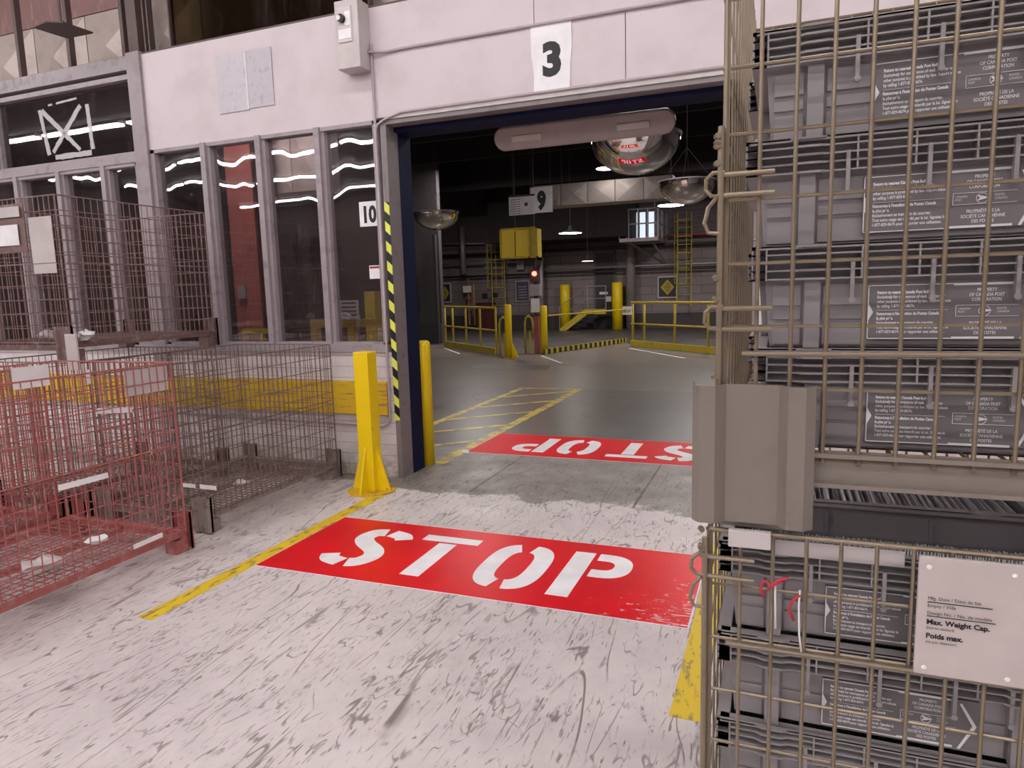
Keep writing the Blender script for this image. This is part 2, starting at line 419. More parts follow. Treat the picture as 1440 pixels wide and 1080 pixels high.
# hazard tape at the corner, conduits
tag(MB().box(-2.998, -2.952, WY - .006, WY - .001, .50, 2.29).build('hazard_tape', 'hazard'), 'yellow and black striped hazard tape running down the left door jamb', 'tape')
tag(MB().tube([(-3.035, WY - .02, 3.5), (-3.035, WY - .02, 1.0), (-3.035, WY - .02, .52), (-3.06, WY - .02, .47), (-3.12, WY - .02, .45), (-3.6, WY - .02, .46), (-5.3, WY - .02, .47)], .011).build('conduit', 'conduit', smooth=True),
    'thin painted conduit dropping beside the door corner and turning along the white boards', 'conduit')
tag(MB().tube([(-3.08, WY - .05, 3.44), (-2.9, WY - .02, 3.425), (-2.75, WY - .015, 3.433), (0, WY - .015, 3.433), (5, WY - .015, 3.433)], .011).build('conduit', 'conduit', smooth=True),
    'thin grey conduit running level across the pale panel above the doorway', 'conduit')
tag(MB().tube([(-3.05, WY - .015, 2.80), (-3.02, WY - .015, 2.89), (-2.95, WY - .018, 2.925), (-2.8, WY - .02, 2.962), (0, WY - .02, 2.972), (5, WY - .02, 2.972)], .010).build('conduit', 'conduit', smooth=True),
    'thin conduit bending round the top left corner of the doorway along its head', 'conduit')
# crash board
tag(MB().box(-9.5, -3.045, WY - .045, WY - .001, .546, .828).build('crash_board', 'yellowworn', bevel=.004),
    'scraped yellow crash board fixed along the white lower wall', 'crash board')

# big cross-broken duct behind the clerestory
dk = thing('air_duct', 'large beige sheet metal duct with cross creased panels behind the upper glazing', 'duct', (-9.5, 5.3, 3.66))
L = .745
for i in range(10):
    a = i * L; b = a + L - .012; c = (a + b) / 2; p = MB(); h = .72
    p.add([(a, 0, 0), (b, 0, 0), (b, 0, h), (a, 0, h), (c, -.10, h / 2), (a, .7, 0), (b, .7, 0), (b, .7, h), (a, .7, h)],
          [(0, 1, 4), (1, 2, 4), (2, 3, 4), (3, 0, 4), (0, 5, 6, 1), (3, 2, 7, 8), (5, 8, 7, 6), (0, 3, 8, 5), (1, 6, 7, 2)])
    p.build('duct_panel', 'duct', dk)
MB().box(0, 7.45, .0, .04, .73, .80).build('flange', 'bulkbrown', dk)
MB().box(0, 7.45, .05, .5, .80, 1.4).build('bulkhead', 'bulkbrown', dk)

hp = thing('hanging_plate', 'flat dark square plate on a thin rod hanging before the creased duct', 'plate', (-6.02, 4.65, 3.97))
MB().prism([(-.18, -.13), (.04, -.17), (.155, -.10), (.165, .18), (-.155, .17)], 0, .012).build('plate', 'darkframe', hp)
MB().bar((0, 0, .01), (0, 0, 1.43), .012).build('rod', 'darkframe', hp)

# tape residue shaped like crossed strips on the transom
tp = MB()
def strip(x0, z0, x1, z1, w):
    dx, dz = x1 - x0, z1 - z0; l = math.hypot(dx, dz); nx, nz = -dz / l * w / 2, dx / l * w / 2
    n = 7
    for i in range(n):
        if random.random() < .05: continue
        t0, t1 = i / n, (i + .985) / n; j0, j1 = random.uniform(.7, 1.15), random.uniform(.7, 1.15)
        a = (x0 + dx * t0, z0 + dz * t0); c = (x0 + dx * t1, z0 + dz * t1)
        q = [(a[0] + nx * j0, a[1] + nz * j0), (c[0] + nx * j1, c[1] + nz * j1), (c[0] - nx * j0, c[1] - nz * j0), (a[0] - nx * j1, a[1] - nz * j1)]
        tp.add([(x, y, z) for y in (WY + .050, WY + .054) for x, z in q], [(0, 1, 2, 3), (7, 6, 5, 4), (0, 4, 5, 1), (1, 5, 6, 2), (2, 6, 7, 3), (3, 7, 4, 0)])
strip(-6.93, 3.47, -6.86, 3.03, .05); strip(-6.86, 3.0, -6.27, 3.0, .055); strip(-6.27, 3.45, -6.25, 3.03, .05)
strip(-6.90, 3.46, -6.42, 3.04, .05); strip(-6.36, 3.45, -6.80, 3.05, .05); strip(-6.8, 3.5, -6.4, 3.52, .02)
mt, tt, bb, oo = nt('frosted_tape'); bb.inputs['Base Color'].default_value = (.75, .72, .72, 1); bb.inputs['Alpha'].default_value = .55; bb.inputs['Roughness'].default_value = .3
tag(tp.build('tape_residue', mt), 'torn strips of clear tape crossed on the transom glass', 'tape')

# things on the partition
vp = thing('vent_panel', 'silvery square patch of two thin sheets on the pale upper panel', 'vent', (-4.60, WY, 3.155))
MB().box(0, .315, -.008, 0, 0, .475).build('left_sheet', pm('silver_sheet', (.46, .43, .46), .35, .4, wear=(.38, .34, .37), wscale=18), vp)
MB().box(.325, .59, -.008, 0, .01, .475).build('right_sheet', pm('silver_sheet_2', (.42, .39, .42), .35, .4, wear=(.34, .31, .34), wscale=18), vp)
MB().box(.315, .325, -.012, 0, .0, .475).build('seam_strip', 'white', vp)

eb = thing('control_box', 'pale wall mounted electrical box with a black knob at the corner above the windows', 'electrical box', (-3.155, WY, 3.30))
MB().box(-.105, .105, -.16, 0, 0, .50).build('housing', 'offwhite', eb, bevel=.006)
MB().box(-.08, .05, -.168, -.16, .19, .45).build('cover', pm('pale_cover', (.66, .60, .60), .35), eb, bevel=.01)
kb = MB()
kb.bar((-.03, -.168, .36), (-.03, -.20, .36), .030, 16).build('knob', 'black', eb)
MB().bar((-.045, -.20, .362), (-.045, -.206, .362), .018, 12).build('button', 'white', eb)
MB().box(-.07, .04, -.171, -.168, .215, .285).box(-.01, .04, -.171, -.168, .31, .41).build('name_strip', 'white', eb)
tag(MB().bar((-3.10, WY - .05, 3.80), (-3.10, WY - .05, 5.4), .022, 10).build('conduit_riser', 'conduit', smooth=True), 'vertical conduit rising from the top of the pale electrical box', 'conduit')

s3 = thing('number_sign', 'large white paper sign reading 3 above the doorway', 'sign', (-1.555, WY, 2.94))
paper = [(-.145, .005), (-.05, .0), (.02, .012), (.09, .004), (.128, .03), (.135, .2), (.148, .33), (.145, .49), (.02, .494), (-.16, .49), (-.158, .3), (-.14, .15)]
MB().prism(paper, 0, .004, Matrix.Translation((0, -.004, 0)) @ FRONT).build('paper', 'white', s3)
text_front(MB(), '3', .30, 0, -.0095, .145, bold=.016, align='CENTER').build('numeral', 'black', s3)
s10 = thing('number_sign', 'white square sign reading 10 stuck on the rightmost window pane', 'sign', (-3.170, WY + .045, 2.115))
MB().box(-.095, .085, -.004, 0, 0, .20).build('paper', 'white', s10)
text_front(MB(), '10', .18, -.004, -.0055, .035, bold=.008, align='CENTER', sx=.78).build('numeral', 'black', s10)
nb = thing('notice', 'small white notice with a red header at the edge of the rightmost pane', 'notice', (-3.145, WY + .045, 1.685))
MB().box(-.055, .065, -.003, 0, 0, .11).build('paper', 'white', nb)
MB().box(-.05, .06, -.0045, -.003, .085, .102).build('header_band', 'redpaint', nb)

# ------------------------------------------------------------------ floor markings
def stroke(pts, w, n=5):
    """ribbon polygon along a polyline with smoothing"""
    P = [Vector((p[0], p[1])) for p in pts]
    if len(P) > 2:
        out = []
        for i in range(len(P) - 1):
            p0 = P[max(i - 1, 0)]; p1 = P[i]; p2 = P[i + 1]; p3 = P[min(i + 2, len(P) - 1)]
            for k in range(n):
                t = k / n
                out.append(.5 * ((2 * p1) + (-p0 + p2) * t + (2 * p0 - 5 * p1 + 4 * p2 - p3) * t * t + (-p0 + 3 * p1 - 3 * p2 + p3) * t ** 3))
        out.append(P[-1]); P = out
    L_, R_ = [], []
    for i, p in enumerate(P):
        dd = (P[min(i + 1, len(P) - 1)] - P[max(i - 1, 0)]).normalized(); nn = Vector((-dd.y, dd.x)) * w / 2
        L_.append(p + nn); R_.append(p - nn)
    return L_, R_
def ribbon(mb, pts, w, z0, z1, mat):
    L_, R_ = stroke(pts, w)
    for i in range(len(L_) - 1):
        q = [L_[i], L_[i + 1], R_[i + 1], R_[i]]
        vs = [mat @ Vector((a.x, a.y, z)) for z in (z0, z1) for a in q]
        mb.add(vs, [(3, 2, 1, 0), (4, 5, 6, 7), (0, 1, 5, 4), (1, 2, 6, 5), (2, 3, 7, 6), (3, 0, 4, 7)])
def half_ellipse_ring(mb, cx, cy, rx, ry, w, a0, a1, z0, z1, mat, e=2.0, n=18):
    pts = []
    for k in range(n + 1):
        t = a0 + (a1 - a0) * k / n; c, s_ = math.cos(t), math.sin(t)
        pw = 2 / e
        pts.append((cx + rx * math.copysign(abs(c) ** pw, c), cy + ry * math.copysign(abs(s_) ** pw, s_)))
    ins = []
    for k in range(n + 1):
        t = a0 + (a1 - a0) * k / n; c, s_ = math.cos(t), math.sin(t); pw = 2 / e
        ins.append((cx + (rx - w) * math.copysign(abs(c) ** pw, c), cy + (ry - w) * math.copysign(abs(s_) ** pw, s_)))
    for k in range(n):
        q = [pts[k], pts[k + 1], ins[k + 1], ins[k]]
        vs = [mat @ Vector((a[0], a[1], z)) for z in (z0, z1) for a in q]
        mb.add(vs, [(3, 2, 1, 0), (4, 5, 6, 7), (0, 1, 5, 4), (1, 2, 6, 5), (2, 3, 7, 6), (3, 0, 4, 7)])
def stop_marking(label, x0, x1, y0, y1, flip, film):
    th = thing('stop_marking', label, 'floor marking', ((x0 + x1) / 2, (y0 + y1) / 2, 0), 0)
    hx, hy = (x1 - x0) / 2, (y1 - y0) / 2
    MB().box(-hx, hx, -hy, hy, .0008, .0022).build('red_panel', film, th)
    MB().box(-hx - .008, hx + .008, -hy - .008, hy + .008, .0002, .0008).build('border', 'whitefloor', th)
    R = Matrix.Rotation(PI, 4, 'Z') if flip else Matrix.Identity(4)
    def T(x): return R @ Matrix.Translation((x, -.31, 0))
    z0, z1 = .0022, .0034
    m = MB(); T0 = T(-.935)
    ribbon(m, [(.335, .475), (.30, .53), (.205, .56)], .115, z0, z1, T0)
    ribbon(m, [(.165, .562), (.095, .535), (.075, .44), (.13, .36), (.245, .27), (.285, .18), (.25, .085), (.19, .058)], .122, z0, z1, T0)
    ribbon(m, [(.15, .055), (.055, .085), (.02, .15)], .115, z0, z1, T0)
    m.build('letter', 'whitefloor', th)
    m = MB(); T0 = T(-.49)
    m.box(0, .385, .52, .61, z0, z1, T0); m.box(.135, .255, 0, .495, z0, z1, T0); m.build('letter', 'whitefloor', th)
    m = MB(); T0 = T(.04)
    half_ellipse_ring(m, .182, .305, .192, .312, .112, math.radians(103), math.radians(262), z0, z1, T0, 2.9, 26)
    half_ellipse_ring(m, .182, .305, .192, .312, .112, math.radians(-86), math.radians(84), z0, z1, T0, 2.9, 26); m.build('letter', 'whitefloor', th)
    m = MB(); T0 = T(.50)
    m.box(0, .122, 0, .61, z0, z1, T0)
    half_ellipse_ring(m, .20, .445, .165, .165, .10, -PI / 2, PI / 2, z0, z1, T0, 2.4)
    m.box(.15, .20, .51, .61, z0, z1, T0); m.box(.15, .20, .28, .38, z0, z1, T0); m.build('letter', 'whitefloor', th)
    return th
stop_marking('red floor panel reading STOP in white stencil, on the pale floor before the doorway', -2.83, -.36, 3.05, 3.945, False, 'redfloor')
stop_marking('scuffed red floor panel reading STOP upside down, on the dark floor inside the doorway', -2.83, -.36, 6.0, 6.90, True, 'redfloor2')
def fline(name, pts, w, label, m='yellowfloor', group=None):
    mb = MB(); ribbon(mb, pts, w, .0004, .0018, Matrix.Identity(4))
    return tag(mb.build(name, m), label, 'floor line', group)
fline('floor_line', [(-2.885, 2.33), (-2.885, 4.50)], .10, 'yellow floor line from the foreground to the square bollard, left of the red panel')
fline('floor_line', [(-.285, 2.36), (-.285, 4.8)], .115, 'worn yellow floor line at the right edge of the red panel beside the container stack')
hx = thing('hatched_floor_marking', 'yellow hatched walkway marking on the dark floor left of the far red panel', 'floor marking')
Lm = MB(); ribbon(Lm, [(-2.89, 5.5), (-2.89, 10.3)], .12, .0004, .0018, Matrix.Identity(4)); Lm.build('edge_line', 'yellowfloor2', hx)
Lm = MB(); ribbon(Lm, [(-3.84, 5.7), (-3.84, 10.3)], .10, .0004, .0018, Matrix.Identity(4)); Lm.build('edge_line', 'yellowfloor2', hx)
Lm = MB(); ribbon(Lm, [(-3.89, 10.30), (-2.83, 10.30)], .10, .0004, .0018, Matrix.Identity(4)); Lm.build('cross_line', 'yellowfloor2', hx)
for ya in (5.72, 6.62, 7.52, 8.42, 9.36):
    Lm = MB(); ribbon(Lm, [(-3.80, ya), (-2.94, ya + .76)], .09, .0004, .0016, Matrix.Identity(4)); Lm.build('hatch_line', 'yellowfloor2', hx)

# ------------------------------------------------------------------ bollards
bo = thing('square_bollard', 'bright yellow square steel bollard with gusseted foot before the white wall', 'bollard', (-3.01, 4.58, 0), 0)
MB().box(-.065, .065, -.065, .065, .012, 1.115).build('post', 'yellow', bo, bevel=.006)
MB().lathe([(0, 0), (.19, 0), (.19, .012), (0, .012)], 28).build('base_plate', 'yellowworn', bo)
for a in range(4):
    R = Matrix.Rotation(a * PI / 2, 4, 'Z') @ Matrix.Translation((.065, 0, .012)) @ FRONT
    MB().prism([(0, 0), (.105, 0), (.10, .03), (0, .36)], -.008, .008, R).build('gusset', 'yellow', bo)
bo2 = thing('round_bollard', 'yellow round bollard standing just inside the left door jamb', 'bollard', (-2.975, 5.47, 0))
MB().lathe([(0, 0), (.062, 0), (.062, 1.10), (.055, 1.125), (.03, 1.135), (0, 1.135)], 24).build('post', 'yellow', bo2, smooth=True)
tag(MB().add([(0, 0, .004), (.10, -.05, .012), (.06, .02, .03), (-.04, .08, .01), (0, 0, 0), (.10, -.05, .006), (.06, .02, .024), (-.04, .08, .004)],
             [(0, 1, 2, 3), (7, 6, 5, 4), (0, 4, 5, 1), (1, 5, 6, 2), (2, 6, 7, 3), (3, 7, 4, 0)]).build('paper_scrap', 'white', loc=(-2.86, 5.95, 0)),
    'small crumpled white scrap on the floor beside the round bollard', 'paper scrap')

# ------------------------------------------------------------------ wire containers
def wire_panel(W, z0, z1, dx=.052, dz=.104, rv=.0034, rh=.003, off=.004, ends=True):
    """in local xz plane, from x=0..W; verticals in front (y=-off)"""
    m = MB(); n = max(1, round(W / dx)); k = max(1, round((z1 - z0) / dz))
    for i in range(n + 1):
        x = W * i / n; m.bar((x, -off, z0 - .012), (x, -off, z1), rv, 6).bar((x, -off - .006, z0 - .016), (x, -off + .002, z0 - .010), rv * 1.25, 6)
    for j in range(k + 1):
        z = z0 + (z1 - z0) * j / k; m.bar((-.006, off * .5, z), (W + .006, off * .5, z), rh, 6)
    return m
def placed(mb, mat):
    mb.v = [tuple(mat @ Vector(p)) for p in mb.v]; return mb
def container(label, x0, y0, z0, W, D, H, mat, plate, group, hz=.68, lk=.72, sr=.0032, rh=.0034):
    t = thing('wire_container', label, 'wire container', (x0, y0, z0), 0, group)
    zb = .085                      # underside of base frame
    f = MB(); e = .05
    # channel beams all round, with lips
    for (a, b, c, d_) in ((0, W, .0, .045), (0, W, D - .045, D)):
        f.box(a, b, c, d_, zb, zb + .045); 
    f.box(0, W, -.012, .0, zb + .045, zb + .052); f.box(0, W, -.012, 0, zb - .004, zb + .003)
    for (a, b) in ((0, .045), (W - .045, W)): f.box(a, b, .045, D - .045, zb + .012, zb + .040)
    f.box(W * .5 - .02, W * .5 + .02, .045, D - .045, zb, zb + .035)
    f.build('base_frame', plate, t)
    # mesh floor
    g = MB(); n = round(W / .052); k = round(D / .052)
    for i in range(n + 1): g.bar((W * i / n, 0, zb + .045), (W * i / n, D, zb + .045), .003, 5)
    for j in range(0, k + 1): g.bar((0, D * j / k, zb + .040), (W, D * j / k, zb + .040), .003, 5)
    g.build('floor_mesh', mat, t)
    zp = zb + .052
    # corner legs: folded plates with two ridges
    prof = [(-.034, -.004), (-.034, -.022), (-.022, -.036), (.004, -.036), (.014, -.024), (.020, -.016), (.102, -.016), (.108, -.024), (.116, -.036), (.142, -.036), (.157, -.022), (.157, -.004)]
    full = prof + [(x, y + .006) for x, y in reversed(prof)]
    for sx in (0, 1):
        for sy in (0, 1):
            q = [((W - x) if sx else x, (D - y) if sy else y) for x, y in [(x_ * lk if x_ > 0 else x_, y_) for x_, y_ in [(a_ - (.013 if lk == 1 else 0), b_) for a_, b_ in full]]]
            if sx != sy: q = q[::-1]
            mm = MB().prism(q, .012, .247)
            # foot bottom
            mm.box(*( (W - .12 * lk, W + .01) if sx else (-.01, .12 * lk)), *((D - .09, D) if sy else (0, .09)), .0, zb)
            mm.build('leg', plate, t)
    zt = H
    placed(wire_panel(W, zp, zt, rh=rh), Matrix.Identity(4)).build('front_panel', mat, t)
    placed(wire_panel(W, zp, zt), Matrix.Translation((0, D, 0))).build('back_panel', mat, t)
    R90 = Matrix.Rotation(PI / 2, 4, 'Z')
    sd = placed(wire_panel(D, zp, zt, dx=.052 if sr > .003 else .085, rv=sr, rh=min(rh, sr * 1.1)), Matrix.Translation((W, 0, 0)) @ R90); sd.build('side_panel', mat, t)
    sd = placed(wire_panel(D, zp, zt, dx=.052 if sr > .003 else .085, rv=sr, rh=min(rh, sr * 1.1)), Matrix.Translation((0, 0, 0)) @ R90); sd.build('side_panel', mat, t)
    # rim and corner posts of thicker rod
    rm = MB()
    for p in ((0, 0), (W, 0), (W, D), (0, D)): rm.bar((p[0], p[1], zb + .04), (p[0], p[1], zt), .0048, 8)
    for p, q in (((0, 0), (W, 0)), ((W, 0), (W, D)), ((W, D), (0, D)), ((0, D), (0, 0))):
        rm.bar((p[0], p[1], zt), (q[0], q[1], zt), .0048, 8)
    rm.build('rim', mat, t)
    # drop-gate hinge rods half way up the front and one side
    hg = MB(); zh = hz
    if W > .5: hg.bar((.03, -.012, zh), (W - .03, -.012, zh), .0045, 8)
    hg.bar((W + .012, .03, zh), (W + .012, D - .03, zh), .0045, 8)
    hg.build('gate_hinge', mat, t)
    return t

H = 1.14
GL = 'wire containers stacked along the left wall'
A = container('red-light tinted brown wire container nearest the camera on the left floor, with white labels inside', -4.42, 1.70, 0, .995, 1.42, 1.18, 'redlit_rust', 'redlit_rust', GL)
B = container('brown wire container on the floor before the yellow crash board and white wall', -4.50, 3.40, 0, .98, 1.44, 1.15, 'rust2', 'rustplate', GL)
E_ = container('wire container on the floor at the far left, behind the red-light tinted one', -5.56, 1.70, 0, 1.0, 1.42, 1.14, 'redlit_rust', 'redlit_rust', GL)
D_ = container('wire container on the floor in the back row, under the raised container', -5.58, 3.33, 0, 1.03, 1.30, 1.14, 'rust2', 'rust2', GL)
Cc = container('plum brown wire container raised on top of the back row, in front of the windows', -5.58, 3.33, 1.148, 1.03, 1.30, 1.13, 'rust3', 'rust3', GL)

GR = 'wire containers stacked at the right foreground'
LOW = container('lower grey wire container at right, open topped, holding grey mail tubs', -.105, 1.20, 0, 1.25, 1.10, 1.13, 'steel', 'steelplate', GR, .93, 1, .0022, .003)
UPR = container('upper grey wire container at right, stacked on the lower one, full of mail tubs', -.086, 1.20, 1.14, 1.25, 1.10, 1.16, 'steel', 'steelplate', GR, .298, 1, .0022, .003)
# latch gate at the left front edge of the upper container
def latch(parent, zs, zlow, ztop):
    m = MB()
    m.bar((-.006, -.016, zlow), (-.006, -.016, ztop), .0052, 8)
    for z in zs: m.bar((-.012, -.014, z), (.075, -.014, z), .0042, 8)
    for z in zs[::2]:
        m.tube([(.0, -.016, z + .004), (-.018, -.017, z + .004), (-.028, -.018, z - .006), (-.029, -.018, z - .022), (-.02, -.018, z - .032), (-.006, -.017, z - .034)], .0036)
    z = zs[0]
    m.tube([(-.012, -.02, z - .036), (-.024, -.022, z - .05), (-.03, -.022, z - .075), (-.024, -.02, z - .09), (-.008, -.018, z - .092)], .0034)
    for z in [ztop - .015, ztop - .03, zlow + .03] + [a + .05 for a in zs]:
        m.bar((-.014, -.014, z), (-.010, -.024, z), .005, 6)
    m.build('gate_latch', 'steel', parent)
latch(UPR, [.585, .553, .372, .338], .23, .66)
latch(LOW, [1.085, 1.05], .10, 1.12)

# placard on the lower container
pc = thing('placard', 'beige plastic weight placard riveted to the front of the lower right container', 'placard', (.212, 1.185, .93))
MB().box(0, .36, -.004, .004, 0, .195).build('board', 'plate', pc, bevel=.002)
for x, z in ((.014, .178), (.125, .178), (.014, .012), (.125, .012), (.34, .178), (.34, .012)):
    MB().lathe([(0, .002), (.003, .0015), (.004, 0), (0, 0)], 12).build('rivet', 'white', pc).matrix_local = Matrix.Translation((x, -.004, z)) @ FRONT
pt = MB()
for i, (s, sz, bd) in enumerate((('Mfg. Date / Date de fab.', .0075, 0), ('Empty / Vide', .0075, 0), ('Design No. / No. de modèle', .0075, 0), ('Max. Weight Cap.', .0115, .0004), ('(not to exceed)', .006, 0), ('Poids max.', .0115, .0004), ('(ne pas dépasser)', .006, 0))):
    z = (.126, .114, .102, .086, .078, .063, .055)[i]
    text_front(pt, s, sz, .014, -.0052, z, bold=bd, sx=1.0)
pt.box(.014, .1, -.0054, -.0042, .1215, .1225).box(.014, .105, -.0054, -.0042, .0985, .0993)
pt.build('lettering', 'black', pc)
# label holder on the rim and string ties
tag(MB().box(-.072, -.004, 1.170, 1.183, 1.112, 1.142).build('label_holder', 'offwhite', bevel=.002), 'pale plastic label sleeve clipped on the top rim of the lower right container', 'label holder')
t1 = thing('string_tie', 'left white string tie with a red ribbon knotted on the lower right container', 'string tie', (.004, 1.18, 1.04))
MB().tube([(0, 0, .01), (.0, -.004, 0), (.001, -.005, -.03), (.002, -.004, -.065)], .0017, 6).build('string', 'white', t1, smooth=True)
MB().tube([(.02, -.004, .026), (.006, -.006, .022), (-.005, -.007, .012), (-.018, -.006, .018), (-.023, -.006, .004), (-.018, -.006, -.012)], .0026, 6).tube([(.012, -.004, .02), (.0, -.007, .014), (-.014, -.007, .002)], .002, 6).build('ribbon', 'ribbon', t1, smooth=True)
t2 = thing('string_tie', 'right white string tie with a red ribbon hanging on the lower right container', 'string tie', (.040, 1.18, 1.04))
MB().tube([(-.002, -.004, .002), (.002, -.005, .008), (.001, -.006, -.02), (.003, -.005, -.07), (.007, -.004, -.10)], .0017, 6).build('string', 'white', t2, smooth=True)
MB().tube([(.002, -.006, .0), (-.008, -.007, -.01), (-.014, -.006, -.028), (-.006, -.006, -.046)], .0026, 6).build('ribbon', 'ribbon', t2, smooth=True)

# ------------------------------------------------------------------ mail tubs
TL, TD, TH = .565, .28, .168
def tub():
    t = empty('mail_tub')
    m = MB(); c = .018; k = .012
    zr = .112
    # tapering walls (outer and inner) and floor
    def ring(x0, x1, y0, y1, z): return [(x0, y0, z), (x1, y0, z), (x1, y1, z), (x0, y1, z)]
    vs = ring(c + k, TL - c - k, c + k, TD - c - k, 0) + ring(c, TL - c, c, TD - c, TH - .004) + \
        ring(c + .005, TL - c - .005, c + .005, TD - c - .005, TH - .004) + ring(c + k + .005, TL - c - k - .005, c + k + .005, TD - c - k - .005, .006)
    fs = [(3, 2, 1, 0)]
    for a in range(3):
        for i in range(4): fs.append((a * 4 + i, a * 4 + (i + 1) % 4, a * 4 + 4 + (i + 1) % 4, a * 4 + 4 + i))
    fs.append((12, 13, 14, 15)); m.add(vs, fs)
    # raised boards on the front and back wall, leaving the darker grooves
    p = m
    for (za, zb_) in ((.004, .040), (.047, .062), (.070, .104)):
        for (xa, xb) in ((.034, .078), (.112, TL - .112), (TL - .078, TL - .034)):
            y = c + k * (1 - (za + zb_) / 2 / TH)
            p.box(xa, xb, y - .004, y + .002, za, zb_); p.box(xa, xb, TD - y - .002, TD - y + .004, za, zb_)
    for xa in (.083, TL - .107):
        p.box(xa, xa + .024, .006, .024, .0, .112)
    # inner divider ribs
    q = m
    for xa in (TL * .33, TL * .66): q.box(xa, xa + .008, TD - c - .012, TD - c - .004, .01, TH - .01).box(xa, xa + .008, c + .005, c + .012, .01, TH - .01)
    m.build('body', 'tub', t)
    r = MB()
    for z in (.112, .126, .139, .152, .165):
        th = .0026
        r.box(0, TL, 0, c + .004, z, z + th).box(0, TL, TD - c - .004, TD, z, z + th)
        r.box(0, c + .004, 0, TD, z, z + th).box(TL - c - .004, TL, 0, TD, z, z + th)
        r.prism([(.068, 0), (.078, -.006), (.112, -.006), (.122, 0)], z - .0005, z + .003)
        r.prism([(TL - .122, 0), (TL - .112, -.006), (TL - .078, -.006), (TL - .068, 0)], z - .0005, z + .003)
    for x in (.0, .022, .165, .245, .325, .405, TL - .026, TL - .004): r.box(x, x + .0028, .0005, c, .112, .167)
    for y in (.03, .09, .15, .21, .25): r.box(.0005, c, y, y + .003, .112, .167)
    for x in (.150, .262, .372, .45): r.box(x, x + .006, -.003, .010, .076, .142); r.bar((x + .003, -.005, .078), (x + .003, .004, .078), .005, 8)
    r.box(0, TL, 0, .006, TH - .006, TH).box(0, TL, TD - .006, TD, TH - .006, TH).box(0, .006, 0, TD, TH - .006, TH).box(TL - .006, TL, 0, TD, TH - .006, TH)
    r.build('rim', 'tubrim', t)
    # printed label
    lx = .178; lw_ = .235; zb0, zt0 = .014, .100; yf = .018
    lab = MB().box(lx, lx + lw_, yf - .0035, yf + .001, zb0, zt0).build('label_panel', 'label', t)
    P = MB(); y0, y1 = yf - .0050, yf - .0037
    P.box(lx, lx + .118, y0, y1, zt0 - .0014, zt0).box(lx + .118, lx + lw_ - .035, y0, y1, zt0 - .0035, zt0)
    P.box(lx, lx + .118, y0, y1, zb0, zb0 + .0014).box(lx + .118, lx + lw_ - .035, y0, y1, zb0, zb0 + .0035)
    P.box(lx, lx + .0014, y0, y1, zb0, zt0)
    F2 = Matrix.Translation((0, y1, 0)) @ FRONT; zm = (zb0 + zt0) / 2
    P.prism([(lx, zm - .016), (lx + .008, zm), (lx, zm + .016)], 0, .0014, F2)
    xa = lx + lw_ - .028
    P.prism([(xa, zt0 - .006), (xa + .004, zt0 - .006), (xa + .026, zm), (xa + .004, zb0), (xa, zb0), (xa + .020, zm)], 0, .0014, F2)
    tx = ['Return to nearest Canada Post facility.', 'Exclusively for conveyance of mail. Use for any', 'other purpose is prohibited by law. Report misuse', 'by calling 1-877-829-8674.',
          'Retournez à l\'installation de Postes Canada', 'la plus près.', 'Exclusivement au transport du courrier.', 'Tout autre usage est interdit par la loi. Signalez le', '1-877-829-8674 pour rapporter une utilisation.']
    for i, s in enumerate(tx):
        z = zt0 - .014 - .0072 * i - (.005 if i > 3 else 0)
        text_front(P, s, .0064, lx + .013, yf - .0042, z, bold=.0003 if i in (0, 4, 5) else .00018, sx=.78)
    P.box(lx + .013, lx + .112, y0, y1, zt0 - .0405, zt0 - .0400)
    for i, s in enumerate(('PROPERTY', 'OF CANADA POST', 'CORPORATION')):
        text_front(P, s, .0068, lx + .162, yf - .0042, zt0 - .013 - .0074 * i, bold=.0001, align='CENTER', sx=.8)
    for i, s in enumerate(('PROPRIÉTÉ DE LA', 'SOCIÉTÉ CANADIENNE', 'DES POSTES')):
        text_front(P, s, .0068, lx + .162, yf - .0042, zb0 + .022 - .0074 * i, bold=.0001, align='CENTER', sx=.8)
    # emblem: box outline, ring and wing, side words
    P.box(lx + .122, lx + .204, y0, y1, zm - .0085, zm - .0078).box(lx + .122, lx + .204, y0, y1, zm + .0085, zm + .0092).box(lx + .122, lx + .1227, y0, y1, zm - .008, zm + .009)
    text_front(P, 'CANADA\nPOST', .0048, lx + .125, yf - .0042, zm + .002, sx=.8)
    text_front(P, 'POSTES\nCANADA', .0048, lx + .176, yf - .0042, zm + .002, sx=.8)
    P.prism([(lx + .153, zm + .005), (lx + .170, zm + .0005), (lx + .153, zm - .004), (lx + .157, zm + .0005)], 0, .0014, F2)
    for k_ in range(20):
        a0 = 2 * PI * k_ / 20; a1 = 2 * PI * (k_ + 1) / 20; cx = lx + .160
        q_ = [(cx + .0078 * math.cos(a0), zm + .0078 * math.sin(a0)), (cx + .0078 * math.cos(a1), zm + .0078 * math.sin(a1)), (cx + .0071 * math.cos(a1), zm + .0071 * math.sin(a1)), (cx + .0071 * math.cos(a0), zm + .0071 * math.sin(a0))]
        P.prism(q_, 0, .0014, F2)
    P.build('label_print', 'print', t)
    return t
proto = tub(); used = [False]
GU = 'grey mail tubs in the right containers'
ordn = ['bottom', 'second', 'third', 'fourth', 'topmost']
def put_tub(x, y, z, label, bare=False):
    o = proto if not used[0] else copy_tree(proto)
    used[0] = True
    o.location = (x, y, z); tag(o, label, 'mail tub', GU)
    return o
ZU = 1.14 + .1345
for k in range(4):
    nm = ['bottom', 'second from bottom', 'third from bottom', 'topmost'][k]
    put_tub(-.045 + (.004, .0, -.012, -.004)[k], 1.235, ZU + .169 * k, 'grey mail tub, %s of the front column in the upper right container' % nm)
    put_tub(.535, 1.235, ZU + .169 * k, 'grey mail tub, %s of the right hand column in the upper right container' % nm)
ZL = 1.098 - .168
